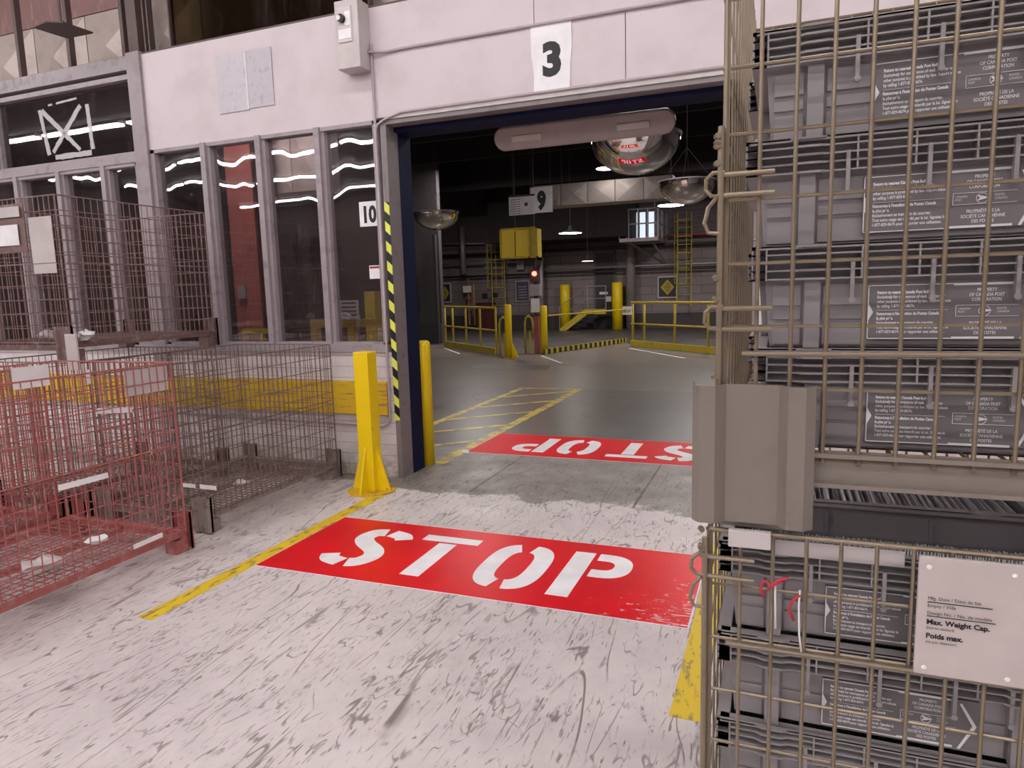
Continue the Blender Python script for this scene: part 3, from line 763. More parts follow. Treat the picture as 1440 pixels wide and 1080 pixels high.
for k in range(4):
    nm = ['bottom', 'second from bottom', 'third from bottom', 'topmost'][k]
    put_tub(-.062 + (.004, .0, -.008, -.004)[k], 1.522, ZU + .169 * k, 'grey mail tub, %s of the rear column in the upper right container' % nm)
for k in range(5):
    nm = ['topmost', 'second from top', 'third from top', 'fourth from top', 'lowest'][k]
    put_tub(-.092, 1.235, ZL - .171 * k, 'grey mail tub, %s of the front column in the lower right container' % nm)
    if k < 3:
        put_tub(.480, 1.235, ZL - .171 * k, 'grey mail tub, %s of the right column in the lower right container' % nm)
put_tub(-.085, 1.522, ZL, 'grey mail tub filled with white letters, behind the empty front tub')
put_tub(.488, 1.522, ZL, 'grey mail tub in the back right corner of the lower right container, top level')
base = MB()
tag(MB().box(-.07, 1.08, 1.26, 2.06, .134, .244).build('plastic_pallet', 'tub'), 'grey plastic slab on the floor of the lower right container under the tubs', 'pallet')
for (x, y) in ((.480, 1.235),):
    tag(MB().box(x + .03, x + .53, y + .03, y + .25, .246, ZL - .171 * 2 - .002).build('crate', 'tub'), 'plain grey crate supporting the right column of tubs in the lower container', 'crate')
tag(MB().box(-.05, 1.02, 1.54, 1.80, .246, ZL - .002).build('crate', 'tub'), 'plain grey crate behind the front tubs of the lower container', 'crate')
# letters standing in the tubs
def mail(x0, x1, y, z, dy, lean, step, hh=(.105, .125)):
    m = MB(); x = x0
    while x < x1:
        h = random.uniform(*hh); a = lean + random.uniform(-.03, .03)
        R = Matrix.Translation((x, y, z)) @ Matrix.Rotation(a, 4, 'Y')
        m.box(0, .0016, 0, dy, 0, h, R); x += random.uniform(.8, 1.3) * step
    return m
tag(mail(-.03, .44, 1.548, ZL + .040, .19, .12, .0055).build('letters', 'white', None), 'packed row of white letters standing in the rear tub of the lower container', 'letters', kind='stuff')
tag(mail(.53, .95, 1.27, ZL + .028, .2, .35, .009).build('letters', 'white', None), 'row of leaning white letters in the top right tub of the lower container', 'letters', kind='stuff')
tag(mail(-.055, .42, 1.262, ZL + .130, .03, .03, .0042, (.044, .047)).build('letters', 'white', None), 'thin row of small white cards at the front of the empty tub in the lower container', 'cards', kind='stuff')
# white card strips tucked behind the lower container's rim
tag(MB().box(.0, .20, 1.228, 1.2305, 1.085, 1.112).build('card_strip', 'offwhite'), 'pale card strip tucked behind the rim of the lower right container', 'card')

# ------------------------------------------------------------------ labels and litter of the left containers
def card_x(x, ya, yb, za, zb, label, m='white', name='paper_label', tilt=0.0, cat='label'):
    """card on a side (x-facing) panel"""
    q = [(ya, za), (yb, za + tilt), (yb, zb + tilt), (ya, zb)]
    vs = [(x + dx, y, z) for dx in (0, .003) for y, z in q]
    return tag(MB().add(vs, [(0, 3, 2, 1), (4, 5, 6, 7), (0, 1, 5, 4), (1, 2, 6, 5), (2, 3, 7, 6), (3, 0, 4, 7)]).build(name, m), label, cat)
def card_y(y, xa, xb, za, zb, label, m='white', name='paper_label', cat='label'):
    return tag(MB().box(xa, xb, y - .003, y, za, zb).build(name, m), label, cat)
card_x(-3.408, 2.34, 2.62, .605, .635, 'narrow white strip label half way up the side of the red-light tinted container', tilt=-.005)
card_x(-3.408, 2.73, 2.93, .150, .178, 'white strip label low on the side of the red-light tinted container near its corner', tilt=.004)
card_x(-3.432, 2.80, 3.09, 1.02, 1.165, 'pale placard under the rim of the red-light tinted container at its far corner', 'offwhite', 'placard', cat='placard')
card_x(-3.432, 2.62, 2.83, .955, .985, 'small torn white label below the pale placard on the red-light tinted container', tilt=-.03)
card_x(-4.405, 2.82, 3.05, 1.03, 1.165, 'white placard at the back of the red-light tinted container with a dark square', 'white', 'placard', cat='placard')
card_x(-4.405, 3.30, 3.34, 1.0, 1.1, 'tiny white tag in the back row between the floor containers')
card_y(3.388, -3.72, -3.60, .31, .335, 'left white strip label low on the near face of the brown container')
card_y(3.388, -3.56, -3.42, .31, .338, 'right white strip label low on the near face of the brown container')
card_y(3.318, -4.81, -4.585, 1.76, 2.14, 'tall pale sheet hanging on the near face of the raised container', 'offwhite', 'paper_sheet', 'sheet')
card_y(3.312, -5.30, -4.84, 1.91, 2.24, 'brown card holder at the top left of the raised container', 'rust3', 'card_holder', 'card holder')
card_y(3.300, -5.16, -4.90, 1.96, 2.10, 'white card in the brown holder at the top left of the raised container')
card_y(3.296, -5.20, -4.86, 2.15, 2.22, 'strip of clear tape over the brown card holder of the raised container', 'offwhite', 'tape_strip', 'tape')
def crumple(loc, r, label, m='offwhite', n=9, sq=(1, 1, .6), name='plastic_wrap', cat='plastic wrap'):
    bm = bmesh.new(); bmesh.ops.create_icosphere(bm, subdivisions=2, radius=r)
    for v in bm.verts:
        v.co *= random.uniform(.55, 1.15); v.co = Vector((v.co.x * sq[0], v.co.y * sq[1], v.co.z * sq[2]))
    zmin = min(v.co.z for v in bm.verts)
    for v in bm.verts: v.co.z -= zmin
    me = bpy.data.meshes.new(name); bm.to_mesh(me); bm.free(); me.materials.append(M[m])
    o = bpy.data.objects.new(name, me); C.objects.link(o); o.location = loc
    return tag(o, label, cat)
crumple((-4.56, 3.46, 1.291), .07, 'crumpled white plastic inside the near corner of the raised container', 'white')
crumple((-5.0, 3.50, 1.291), .09, 'pale crumpled wrap on the floor of the raised container at left', 'offwhite', sq=(1, .7, .5))
crumple((-3.62, 2.36, .147), .12, 'torn clear plastic lying in the red-light tinted container', 'offwhite', sq=(1, .9, .35))
crumple((-3.72, 2.75, .147), .07, 'small piece of white litter in the red-light tinted container', 'white', sq=(1, 1, .3))
crumple((-3.80, 4.0, .147), .06, 'small scrap lying on the mesh floor of the brown container', 'offwhite', sq=(1.2, 1, .3))
tag(MB().box(-4.545, -4.435, 3.285, 3.30, 1.10, 1.345).build('plastic_sleeve', 'offwhite', bevel=.004), 'frosted plastic sleeve wrapped over the near leg of the raised container', 'plastic sleeve')

# ------------------------------------------------------------------ dome mirrors and the lamp bar over the doorway
def dome(label, x, y, z, r, squash=.8, wires=()):
    t = thing('dome_mirror', label, 'convex mirror', (x, y, z), 0, 'dome mirrors in the dock room')
    prof = [(r * math.cos(a), -r * squash * math.sin(a)) for a in [PI / 2 * k / 18 for k in range(19)]]
    prof = [(max(p[0], 0.0005), p[1]) for p in prof]
    MB().lathe(prof, 48).build('dome', 'chrome', t, smooth=True)
    MB().lathe([(r * .99, 0), (r * 1.03, -.004), (r * 1.03, .012), (r * .99, .012), (.001, .012)], 48).build('rim', 'greysteel', t)
    wr = MB()
    for a in range(4): wr.bar((r * .9 * math.cos(a * PI / 2), r * .9 * math.sin(a * PI / 2), .012), (0, 0, .5), .003, 5)
    wr.bar((0, 0, .5), (0, 0, 6.2 - z), .004, 5); wr.build('hanging_wire', 'darksteel', t)
    return t
dome('large dome mirror hanging inside the doorway behind the grey lamp bar', -1.17, 6.05, 2.815, .375, .82)
dome('smaller dome mirror partly hidden by the right container stack', -1.35, 11.0, 3.12, .42, .8)
dome('dome mirror at the left edge of the doorway view, near the jamb', -7.75, 15.2, 3.47, .55, .75)
lb = thing('lamp_bar', 'long grey rounded lamp bar with two lens windows under the door head', 'lamp', (-1.50, 5.52, 2.80))
def stadium(hl, hh, n=8):
    P_ = []
    for k in range(n + 1): t = -PI / 2 + PI * k / n; P_.append((hl - hh * .9 + hh * .9 * math.cos(t), hh * math.sin(t)))
    for k in range(n + 1): t = PI / 2 + PI * k / n; P_.append((-hl + hh * .9 + hh * .9 * math.cos(t), hh * math.sin(t)))
    return P_
RB = Matrix.Rotation(math.radians(114), 4, 'X')
MB().prism(stadium(.74, .095), -.03, .03, RB).build('housing', pm('warm_grey_housing', (.36, .29, .28), .45), lb, bevel=.015)
for x in (-.45, .42):
    MB().box(x - .13, x + .13, -.03, .025, .03, .042, RB).build('lens', pm('pale_lens', (.52, .46, .43), .3), lb, bevel=.006)
MB().bar((-.5, .02, .02), (-.5, .02, .42), .01).bar((.5, .02, .02), (.5, .02, .42), .01).box(-.6, .6, .0, .05, .03, .05).build('bracket', 'darksteel', lb)

# ------------------------------------------------------------------ dock room
rd = MB().prism([(-9.4, 18.5), (-6.4, 15.75), (-5.6, 15.9), (-5.3, 16.2), (-4.15, 19.7), (-3.6, 18.5), (-1.3, 16.3), (6.9, 10), (6.9, 26.4), (-14, 26.4), (-14, 19.5)], .0005, .006)
tag(rd.build('roadway', 'asphalt'), 'dark roadway strip between the yellow railings and the far wall', 'roadway', kind='structure')
def railing(label, ax, ay, bx, by, h, posts, group='yellow guard railings at the dock edge'):
    L_ = math.hypot(bx - ax, by - ay); t = thing('guard_railing', label, 'railing', (ax, ay, 0), math.atan2(by - ay, bx - ax), group)
    MB().bar((0, 0, h), (L_, 0, h), .028, 8).build('top_rail', 'yellowdark', t, smooth=True)
    MB().bar((0, 0, h * .52), (L_, 0, h * .52), .022, 8).build('mid_rail', 'yellowdark', t, smooth=True)
    MB().box(0, L_, -.04, .0, .015, .17).build('kick_board', 'yellowdark', t)
    for p in posts: MB().bar((L_ * p, .02, 0), (L_ * p, .02, h), .030, 8).build('post', 'yellowdark', t, smooth=True)
    return t
railing('yellow guard railing at the left of the dock, beyond the round bollard', -9.12, 18.1, -6.5, 15.7, 1.16, (.01, .18, .45, .72, .99))
railing('yellow guard railing at the right of the dock, below the diamond sign', -3.67, 18.3, -.6, 15.5, 1.17, (.01, .13, .42, .70, .99))
def hoop(label, x, y, rz):
    t = thing('hoop_barrier', label, 'barrier', (x, y, 0), rz, 'yellow hoops at the dock post')
    MB().tube([(-.10, 0, 0), (-.10, 0, .78), (-.07, 0, .88), (0, 0, .93), (.08, 0, .88), (.11, 0, .75), (.11, 0, .5)], .03).build('hoop', 'yellowdark', t, smooth=True)
    MB().bar((.02, .03, 0), (.02, .03, .55), .03, 8).build('stub_post', 'yellowdark', t)
hoop('yellow hooped tube left of the middle dock bollard', -6.22, 15.5, 0)
hoop('yellow hooped tube between the two middle dock bollards', -5.78, 16.1, 0)
GB = 'yellow bollards in the dock room'
def fbollard(label, x, y, r, h, gus=False):
    t = thing('dock_bollard', label, 'bollard', (x, y, 0), 0, GB)
    MB().lathe([(0, 0), (r, 0), (r, h - .03), (r * .8, h), (0, h)], 18).build('post', 'yellow', t, smooth=True)
    if gus: MB().prism([(0, 0), (.16, 0), (0, .35)], -.01, .01, Matrix.Translation((r, 0, 0)) @ FRONT).build('gusset', 'yellow', t)
    return t
fbollard('yellow bollard with a gusset between the two hoops in the dock', -5.98, 15.22, .085, 1.24, True)
fbollard('yellow bollard right of the dock signal post', -5.40, 16.15, .085, 1.18)
fbollard('tall yellow bollard at the far wall, left of the stair', -7.86, 26.2, .20, 1.75)
fbollard('tall yellow bollard at the far wall, right of the dark doorway', -5.74, 26.0, .20, 1.78)
hz = MB().prism([(-5.33, 16.15), (-5.33, 15.85), (-4.2, 19.1), (-4.1, 19.75)], .006, .13)
tag(hz.build('dock_bumper', 'hazard2'), 'low dock edge with black and yellow diagonal stripes between the railings', 'dock edge')
# far bench of hazard striped strip is followed by white floor lines
fline('floor_line', [(-8.9, 17.6), (-7.6, 15.9)], .05, 'thin pale floor line at the foot of the left railing', 'white')
fline('floor_line', [(-5.3, 15.6), (-4.3, 14.0)], .05, 'thin pale floor line before the striped dock edge', 'white')
fline('floor_line', [(-3.6, 17.7), (-1.9, 15.3)], .05, 'thin pale floor line at the foot of the right railing', 'white')
tag(MB().prism([(-5.9, 12.75), (-4.2, 12.75), (-4.4, 13.6), (-6.1, 13.6)], .0004, .002).build('floor_hatch', pm('dark_patch', (.075, .068, .065), .45)), 'darker rectangular patch in the dock floor before the bollards', 'floor patch')
# signal post
sp = thing('signal_post', 'dock signal post with red lamp, control boxes and a paper notice between the bollards', 'signal post', (-5.6, 16.2, 0))
MB().bar((0, 0, 0), (0, 0, 2.25), .05, 12).build('pole', 'darksteel', sp)
MB().box(-.11, .09, -.10, .08, 1.75, 2.05).build('control_box', 'darksteel', sp, bevel=.01)
MB().box(-.13, .13, -.12, .1, 1.42, 1.70).build('control_box', 'greysteel', sp, bevel=.01)
MB().lathe([(0, .05), (.05, .05), (.06, 0), (0, 0)], 16).build('signal_lamp', 'redlamp', sp).matrix_local = Matrix.Translation((.0, -.10, 1.96)) @ FRONT
MB().box(-.10, .13, -.13, -.125, 1.02, 1.36).build('notice', 'white', sp)
MB().box(-.06, .06, -.06, .06, 0, .92).build('base_box', 'redbrown', sp)
for i in range(5): MB().bar((.02 + .02 * i, -.02, 2.05), (.06 + .03 * i, -.02, 2.26 + .01 * i), .012, 5).build('cable', 'darksteel', sp)
# hanging yellow cage box
yb = thing('yellow_guard_box', 'yellow sheet metal guard box raised high above the dock signal post', 'guard box', (-6.45, 16.0, 2.34))
MB().box(0, .98, 0, .04, .0, .035).box(0, .98, 0, .04, .70, .735).box(0, .035, 0, .04, 0, .735).box(.945, .98, 0, .04, 0, .735).box(.74, .78, 0, .04, 0, .735).build('frame', 'yellowdark', yb)
MB().box(.03, .37, .06, .40, .02, .70).build('left_panel', 'yellow', yb)
MB().box(.39, .74, .03, .40, .03, .69).build('middle_panel', 'yellow', yb, bevel=.03)
MB().box(.78, .95, .06, .40, .02, .70).build('right_panel', 'yellowdark', yb)
MB().box(-.1, 1.0, .35, .42, -.05, .0).box(.85, .95, .35, .42, -.05, -.0).bar((.86, .2, 0), (.86, .2, -.08), .03).bar((.3, .3, .7), (.3, .3, 3.86), .02).bar((.8, .3, .7), (.8, .3, 3.86), .02).build('support', 'darksteel', yb)
# sign 9 and timetable, hung from the ceiling
s9 = thing('number_sign', 'white hanging sign reading 9 in the dock, half behind a notice', 'sign', (-5.34, 16.0, 3.39))
MB().box(-.29, .27, 0, .012, 0, .60).build('board', 'white', s9)
text_front(MB(), '9', .55, .0, -.004, .10, bold=.035, align='CENTER', sx=.72).build('numeral', 'black', s9)
MB().bar((-.22, .006, .6), (-.22, .006, 2.81), .006).bar((.22, .006, .6), (.22, .006, 2.81), .006).build('hanging_rods', 'darksteel', s9)
nn = thing('hanging_notice', 'white hanging notice of small printed rows in front of the 9 sign', 'notice', (-6.14, 15.9, 3.36))
MB().box(0, .66, 0, .01, 0, .47).build('board', 'white', nn)
q = MB().box(.0, .66, -.003, 0, .425, .47)
for r_ in range(7):
    z = .03 + r_ * .055; q.box(.03, .20, -.003, 0, z, z + .012).box(.22, .29, -.003, 0, z, z + .012)
q.box(.40, .48, -.003, 0, .2, .28); q.build('printed_rows', 'darksteel', nn)
MB().bar((.1, .005, .47), (.1, .005, 2.84), .005).bar((.56, .005, .47), (.56, .005, 2.84), .005).build('hanging_rods', 'darksteel', nn)
# far duct
fd = thing('air_duct', 'long grey duct of cross creased panels across the dock ceiling', 'duct', (-5.62, 16.3, 3.56))
Lp = .665
for i in range(5):
    a = i * Lp; b = a + Lp - .015; c = (a + b) / 2; h = .50
    MB().add([(a, 0, 0), (b, 0, 0), (b, 0, h), (a, 0, h), (c, -.05, h / 2), (a, .6, 0), (b, .6, 0), (b, .6, h), (a, .6, h)],
             [(0, 1, 4), (1, 2, 4), (2, 3, 4), (3, 0, 4), (0, 5, 6, 1), (3, 2, 7, 8), (5, 8, 7, 6), (0, 3, 8, 5), (1, 6, 7, 2)]).build('duct_panel', 'duct_far', fd)
MB().bar((.6, .3, .5), (.6, .3, 2.64), .01).bar((2.6, .3, .5), (2.6, .3, 2.64), .01).build('hanger', 'darksteel', fd)
# ceiling beams (dark)
for k, y in enumerate((7.5, 10, 12.5, 14.6, 18.5, 22)):
    struct(MB().box(-21, 7, y, y + .12, 5.3 - .3 * (k % 2), 6.2).build('trim_%d' % (20 + k), 'darkceil'))
struct(MB().box(-10.2, -5.0, 24.2, 26.4, 3.35, 6.2).build('wall_bulkhead', 'darkceil'))
struct(MB().box(-21.8, -9.75, 19.2, 19.4, 0, 6.2).build('wall_partition', pm('dark_partition', (.075, .066, .07), .6)))
struct(MB().box(-21.8, -9.75, 19.12, 19.2, 0, .62).build('baseboard_left', 'darksteel'))
tag(MB().box(-9.83, -9.75, 18.95, 19.1, 0, 3.3).build('steel_post', 'darksteel'), 'dark steel post at the end of the dark partition by the left railing', 'post')
hs = thing('hanging_hose', 'greenish hose hanging on the dark partition left of the railing', 'hose', (-10.6, 19.05, 0))
MB().tube([(0, 0, 3.0), (-.03, 0, 2.0), (.03, 0, 1.2), (-.02, 0, .5), (.03, 0, .1)], .05).build('hose', pm('hose_green', (.16, .20, .05), .5), hs, smooth=True)
# lamps
def highbay(label, x, y, z, r, m='highbay'):
    t = thing('highbay_lamp', label, 'lamp', (x, y, z), 0, 'dock room ceiling lamps')
    MB().lathe([(.001, 0), (r, 0), (r, .01), (.001, .01)], 24).build('lens', m, t)
    MB().lathe([(r * 1.03, .0), (r * 1.03, .015), (r * .5, .07), (.05, .12), (.05, .22), (.001, .22)], 24).build('shade', 'darksteel', t, smooth=True)
    MB().bar((0, 0, .22), (0, 0, 6.19 - z), .01, 5).build('stem', 'darksteel', t)
highbay('glowing dock lamp just under the large dome mirror', -3.68, 15.7, 4.22, .24)
highbay('glowing dock lamp at the right beside the white platform rails', -2.27, 15.75, 3.32, .28)
highbay('glowing dock lamp left of centre above the pipes', -5.95, 20.5, 3.24, .34)
highbay('small lamp glowing beside the dark far doorway', -6.3, 23.8, 2.52, .2, 'dimlamp')
# unseen area lights added to brighten the dock and the column behind the windows
for (x, y, e) in ((-1.5, 9.0, 40), (-6.2, 6.0, 120), (1.5, 13.5, 45), (-8.5, 19.0, 110), (-1.5, 19.5, 150), (3, 20, 60)):
    ld = bpy.data.lights.new('dock_fill_light', 'AREA'); ld.energy = e; ld.size = .9; ld.color = (1, .93, .90)
    lo = bpy.data.objects.new('dock_fill_light', ld); C.objects.link(lo); lo.location = (x, y, 5.25 if y < 20 else 5.9)

# far wall fittings
dr = struct(empty('door_2', (-6.32, 26.5, 0)))
MB().box(-.37, .37, -.05, 0, 0, 2.9).build('door_leaf', 'darksteel', dr)
MB().box(-.42, -.37, -.07, 0, 0, 2.95).box(.37, .42, -.07, 0, 0, 2.95).box(-.42, .42, -.07, 0, 2.9, 2.96).build('door_frame', pm('bluegrey_frame', (.12, .13, .16), .5), dr)
MB().box(-.22, .12, -.055, -.05, 1.33, 1.43).box(.05, .25, -.055, -.05, 1.05, 1.25).build('door_notices', 'white', dr)
st = thing('stair', 'short yellow stair with handrails rising to the dark far doorway', 'stair', (-7.8, 25.2, 0))
MB().add([(0, 0, 0), (.25, 0, 0), (1.1, 0, .62), (1.8, 0, .62), (1.8, 0, .80), (.98, 0, .80), (0, 0, .08)] + [(x, .06, z) for x, z in ((0, 0), (.25, 0), (1.1, .62), (1.8, .62), (1.8, .80), (.98, .80), (0, .08))],
         [(0, 1, 2, 5, 6), (2, 3, 4, 5), (7, 13, 12, 9, 8), (9, 12, 11, 10)] + [(i, i + 7, (i + 1) % 7 + 7, (i + 1) % 7) for i in range(7)]).build('stringer', 'yellowdark', st)
trd = MB()
for i in range(4): trd.box(.15 + .25 * i, .42 + .25 * i, .06, .95, .14 * (i + 1), .14 * (i + 1) + .03)
trd.box(1.1, 1.8, .06, .95, .66, .70); trd.build('treads', 'darksteel', st)
MB().bar((0, .03, .9), (1.1, .03, 1.65), .018).bar((1.1, .03, 1.65), (1.8, .03, 1.65), .018).bar((0, .03, .5), (1.1, .03, 1.2), .014).bar((1.1, .03, 1.2), (1.8, .03, 1.2), .014).bar((1.8, .03, .7), (1.8, .03, 1.65), .018).bar((1.1, .03, .7), (1.1, .03, 1.65), .018).bar((0, .03, 0), (0, .03, .9), .018).build('handrail', 'greysteel', st)
cl = thing('round_column', 'pale round column against the far wall beside the dark doorway', 'column', (-5.27, 26.22, 0))
MB().lathe([(0, 0), (.18, 0), (.18, 3.05), (.12, 3.25), (.12, 3.3), (0, 3.3)], 20).build('shaft', pm('column_pale', (.27, .225, .225), .5), cl, smooth=True)
def pipe(label, pts, r, m):
    return tag(MB().tube(pts, r).build('pipe', m, smooth=True), label, 'pipe', 'pipes along the far dock wall')
pipe('pale level pipe across the far wall above the doorway head', [(-8.9, 26.2, 2.36), (2, 26.2, 2.36)], .045, 'greysteel')
pipe('dark level pipe just under the pale one on the far wall', [(-13.5, 26.25, 2.20), (2, 26.25, 2.20)], .04, 'darksteel')
pipe('dark upper pipe under the far corrugated siding', [(-13.5, 26.25, 3.08), (2, 26.25, 3.08)], .06, 'darksteel')
pipe('rusty upper pipe on the far wall, right part', [(-5, 26.15, 3.42), (2, 26.15, 3.42)], .05, 'redbrown')
pipe('pale upper pipe on the far wall, left part', [(-13.5, 26.2, 2.72), (-9.6, 26.2, 2.72)], .04, 'greysteel')
pipe('vertical pale pipe on the far wall right of the signal post', [(-8.75, 25.95, .0), (-8.75, 25.95, 3.4)], .10, 'greysteel')
pipe('vertical pale pipe on the far wall left of the ladder', [(-12.1, 25.95, 2.3), (-12.1, 25.95, 4.2)], .12, 'greysteel')
pipe('slanted corrugated edge rail at the upper left of the far wall', [(-13.6, 26.2, 3.6), (-11.2, 26.2, 3.5)], .03, 'greysteel')
def diamond(label, x, z, w, h):
    t = thing('diamond_sign', label, 'sign', (x, 26.46, z), 0, 'diamond warning signs on the far wall')
    MB().box(-w / 2, w / 2, -.03, 0, 0, h).build('board', 'darksteel', t)
    fr = MB().box(-w / 2 - .04, w / 2 + .04, -.04, -.0, -.05, 0).box(-w / 2 - .04, w / 2 + .04, -.04, 0, h, h + .05).box(-w / 2 - .05, -w / 2, -.04, 0, 0, h).box(w / 2, w / 2 + .05, -.04, 0, 0, h)
    fr.build('frame', 'offwhite', t)
    F = Matrix.Translation((0, -.03, h / 2)) @ FRONT
    MB().prism([(0, -h * .40), (w * .40, 0), (0, h * .40), (-w * .40, 0)], 0, .006, F).build('diamond', 'yellowdark', t)
    g_ = MB()
    for k in range(-2, 3): ww = w * .2 * (1 - abs(k) * .26); g_.box(-ww, ww, -.042, -.036, h / 2 + k * .075 - .012, h / 2 + k * .075 + .012)
    g_.build('printed_rows', 'black', t)
diamond('framed yellow diamond sign on the far wall above the right railing', -3.93, 1.18, .64, .72)
diamond('framed yellow diamond sign at the left end of the far wall', -13.2, 1.2, .44, .72)
bs = thing('wall_notice', 'purplish framed notice on the far wall left of the signal post', 'notice', (-9.72, 26.46, 1.15))
MB().box(-.27, .27, -.03, 0, 0, .78).build('board', pm('lilac_board', (.10, .085, .14), .5), bs)
q = MB().box(-.30, -.27, -.035, 0, 0, .78).box(.27, .30, -.035, 0, 0, .78).box(-.3, .3, -.035, 0, .78, .81).box(-.3, .3, -.035, 0, -.03, 0)
for k in range(5): q.box(-.18, .18, -.035, -.03, .12 + k * .11, .14 + k * .11)
q.build('frame_and_rows', 'offwhite', bs)
rb = thing('red_cabinet', 'dark red cabinet at the far wall behind the left railing', 'cabinet', (-11.3, 26.1, 0))
MB().box(-.38, .38, 0, .35, .0, 1.12).build('body', pm('dark_red', (.10, .02, .02), .5), rb, bevel=.01)
MB().box(-.36, -.01, -.02, 0, .05, 1.05).box(.01, .36, -.02, 0, .05, 1.05).build('doors', pm('dark_red_2', (.12, .028, .026), .5), rb)
for x in (-11.4, -10.95):
    tag(MB().box(x - .12, x + .12, 26.44, 26.48, 1.30, 1.50).box(x - .08, x + .08, 26.43, 26.44, 1.34, 1.46).build('switch_box', 'darksteel'), 'small dark switch box above the red cabinet, %s of the pair' % ('left' if x < -11.2 else 'right'), 'switch box')
vl = thing('valve_stack', 'stack of valves and a white box on the far wall behind the left railing', 'valves', (-12.05, 26.25, 0))
MB().bar((0, 0, .2), (0, 0, 2.1), .06, 10).bar((0, 0, .8), (0, 0, .95), .11, 10).bar((0, 0, 1.25), (0, 0, 1.4), .11, 10).build('pipe', 'redbrown', vl)
MB().box(-.17, .17, -.14, -.04, 1.55, 1.82).build('meter_box', 'white', vl)
MB().bar((.25, 0, .2), (.25, 0, 1.9), .03, 8).build('hose', 'yellowdark', vl)
tag(MB().box(-11.36, -10.33, 26.40, 26.49, 2.45, 2.88).build('wall_panel', pm('pale_panel', (.38, .33, .33), .5)), 'pale rectangular panel high on the far wall behind the ladder cage', 'panel')
tag(MB().box(-9.9, -9.6, 26.3, 26.45, 2.4, 2.9).build('wall_box', pm('pale_box', (.4, .36, .37), .5)), 'small pale box high on the far wall beside the signal post', 'box')
def ladder(label, x, y, z0, z1, w):
    t = thing('caged_ladder', label, 'ladder', (x, y, 0), 0, 'caged ladders on the far wall')
    m = MB().bar((-w / 2, 0, z0), (-w / 2, 0, z1), .022).bar((w / 2, 0, z0), (w / 2, 0, z1), .022); m.build('rails', 'yellowdark', t)
    m = MB(); z = z0 + .1
    while z < z1: m.bar((-w / 2, 0, z), (w / 2, 0, z), .014); z += .3
    m.build('rungs', 'yellowdark', t)
    m = MB(); z = z0 + .8
    while z < z1 + .05:
        m.tube([(-w / 2, 0, z), (-w * .6, -.35, z), (-w * .3, -.62, z), (w * .3, -.62, z), (w * .6, -.35, z), (w / 2, 0, z)], .014, 6); z += .55
    for xx, yy in ((-w * .6, -.35), (-w * .3, -.62), (w * .3, -.62), (w * .6, -.35)): m.bar((xx, yy, z0 + .8), (xx, yy, z1), .010, 5)
    m.build('cage', 'yellowdark', t)
ladder('thin yellow caged ladder on the far wall left of the signal post', -10.55, 25.9, .9, 3.4, .55)
ladder('thin yellow caged ladder on the far wall at the right, beside the containers', -3.25, 25.9, .85, 4.15, .50)
pf = thing('raised_platform', 'raised platform with pale rails and lit windows high at the far right', 'platform', (-5.3, 24.4, 3.15))
MB().box(0, 1.35, 0, 1.9, 0, .12).build('deck', 'greysteel', pf)
m = MB()
for x in (0, .33, .66, 1.0, 1.35): m.bar((x, 0, .1), (x, 0, 1.1), .03)
for z in (.6, 1.1): m.bar((0, 0, z), (1.35, 0, z), .025); m.bar((1.35, 0, z), (1.35, 1.9, z), .025)
m.bar((1.35, .9, .1), (1.35, .9, 1.1), .03).bar((1.35, 1.9, .1), (1.35, 1.9, 1.1), .03)
m.build('rails', 'greysteel', pf)
for x in (.12, .42, .74): MB().box(x, x + .2, 1.6, 1.65, .15, 1.15).build('lit_window', 'bluewin', pf)
MB().bar((.3, .3, 0), (1.2, 1.95, -.7), .04).bar((1.1, .3, 0), (1.3, 1.95, -.7), .04).bar((.2, .2, .1), (.2, .2, 3.05), .02).bar((1.2, .2, .1), (1.2, .2, 3.05), .02).build('braces', 'greysteel', pf)

# things seen through the windows
gc = thing('steel_column', 'red brown steel column standing behind the second window pane', 'column', (-6.62, 7.4, 0))
MB().box(-.21, .21, -.02, 0, 0, 6.2).box(-.21, .21, .28, .30, 0, 6.2).box(-.01, .01, 0, .28, 0, 6.2).build('shaft', 'redbrown', gc)
MB().box(-.12, .0, -.06, -.02, 1.55, 1.72).build('switch', 'greysteel', gc)
d3 = thing('air_duct', 'short beige duct with crossed creases seen through the top of the third pane', 'duct', (-6.75, 8.0, 2.98))
for i in range(2):
    a = i * .5; b = a + .49; c = (a + b) / 2; h = .9
    MB().add([(a, 0, 0), (b, 0, 0), (b, 0, h), (a, 0, h), (c, -.06, h / 2), (a, .4, 0), (b, .4, 0), (b, .4, h), (a, .4, h)],
             [(0, 1, 4), (1, 2, 4), (2, 3, 4), (3, 0, 4), (0, 5, 6, 1), (3, 2, 7, 8), (5, 8, 7, 6), (0, 3, 8, 5), (1, 6, 7, 2)]).build('duct_panel', 'duct', d3)
MB().bar((.5, .2, .9), (.5, .2, 3.21), .012).build('hanger', 'darksteel', d3)
gb = thing('gate_bar', 'thin yellow gate bar with a small white sign between the dock bollard and right railing', 'gate bar', (-5.30, 16.2, .93))
MB().bar((0, 0, 0), (1.6, 2.1, .06), .02, 8).build('bar', 'yellowdark', gb)
MB().box(1.42, 1.68, 1.96, 1.98, -.08, .14).build('sign_plate', 'white', gb)
MB().box(1.46, 1.54, 1.945, 1.96, -.02, .06).box(1.56, 1.65, 1.945, 1.96, .03, .05).box(1.56, 1.65, 1.945, 1.96, -.01, .01).build('printed_marks', 'yellowdark', gb)
gf = thing('guard_barrier', 'yellow guard frame standing behind the right window panes', 'guard frame', (-5.05, 6.6, 0))
MB().box(0, 1.05, 0, .08, 1.20, 1.29).build('top_rail', 'yellowdark', gf)
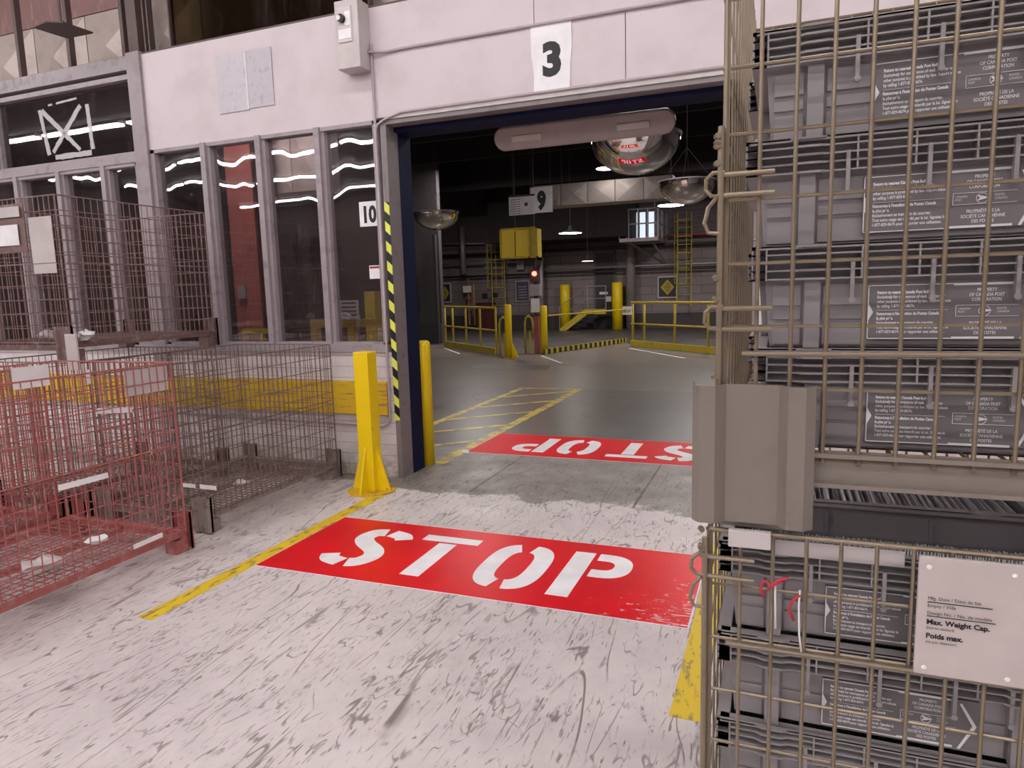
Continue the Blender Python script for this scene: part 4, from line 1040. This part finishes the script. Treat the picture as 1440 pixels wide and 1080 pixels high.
for x in (0, .50, .97): MB().box(x, x + .09, 0, .08, 0, 1.2).build('post', 'yellowdark', gf)
gf2 = thing('guard_barrier', 'low yellow guard frame standing behind the second window pane', 'guard frame', (-6.55, 7.15, 0))
MB().box(0, .62, 0, .06, 1.10, 1.16).build('top_rail', 'yellowdark', gf2)
for x in (0, .28, .56): MB().box(x, x + .05, 0, .06, 0, 1.1).build('post', 'yellowdark', gf2)
tag(MB().box(-4.95, -4.80, 7.6, 7.75, 0, 1.6).build('dock_bollard', 'yellowdark'), 'yellow bollard standing behind the guard frame, seen through the third pane', 'bollard')
pn = thing('notice', 'white notice with printed rows standing on the guard frame behind the rightmost pane', 'notice', (-4.62, 6.58, 1.292))
MB().box(0, .25, 0, .01, 0, .21).build('paper', 'white', pn)
q = MB()
for k in range(4): q.box(.03, .22, -.003, 0, .035 + k * .045, .05 + k * .045)
q.build('printed_rows', 'darksteel', pn)

# ------------------------------------------------------------------ fluorescent lamp rows of the hall
GF = 'fluorescent strips in rows on the hall ceiling'
def strip_lamp():
    t = empty('fluorescent_strip')
    MB().box(-1.17, 1.17, -.085, .085, -.012, .03).build('tube', 'tube', t)
    MB().box(-1.2, 1.2, -.09, .09, .03, .09).build('housing', 'offwhite', t)
    return t
sl = strip_lamp(); first = True
rows = ((2.6, 'first row from the partition'), (-1.3, 'second row from the partition'), (-5.2, 'third row from the partition'), (-8.2, 'fourth row from the partition'), (-12.0, 'fifth row from the partition'))
for y, rn in rows:
    for k in range(10):
        x = -19.6 + 2.6 * k
        if y > 0 and x < -12: continue
        o = sl if first else copy_tree(sl); first = False
        o.location = (x, y, 5.308)
        tag(o, 'fluorescent strip lamp on the hall ceiling, in the %s' % rn, 'ceiling lamp', GF)

# ------------------------------------------------------------------ world, camera, colour management
w = bpy.data.worlds.new('world'); S.world = w; w.use_nodes = True
w.node_tree.nodes['Background'].inputs[0].default_value = (.9, .8, .8, 1); w.node_tree.nodes['Background'].inputs[1].default_value = .03
cam = bpy.data.cameras.new('camera'); co = bpy.data.objects.new('camera', cam); C.objects.link(co)
cam.sensor_width = 36; cam.lens = 36 * 968.73 / 1440; cam.clip_start = .02; cam.clip_end = 100
r = Vector((0.93287465, 0.35912841, -0.02777904)); u = Vector((-0.022247, 0.13441893, 0.99067483)); f = Vector((-0.35951351, 0.92355744, -0.13338554))
co.matrix_world = Matrix(((r.x, u.x, -f.x, 0), (r.y, u.y, -f.y, 0), (r.z, u.z, -f.z, 1.55), (0, 0, 0, 1)))
S.camera = co
S.cycles.max_bounces = 7; S.cycles.diffuse_bounces = 3; S.cycles.glossy_bounces = 3
S.view_settings.view_transform = 'Standard'; S.view_settings.look = 'None'
S.view_settings.gamma = 1; S.view_settings.use_curve_mapping = False; S.view_settings.exposure = 0.85
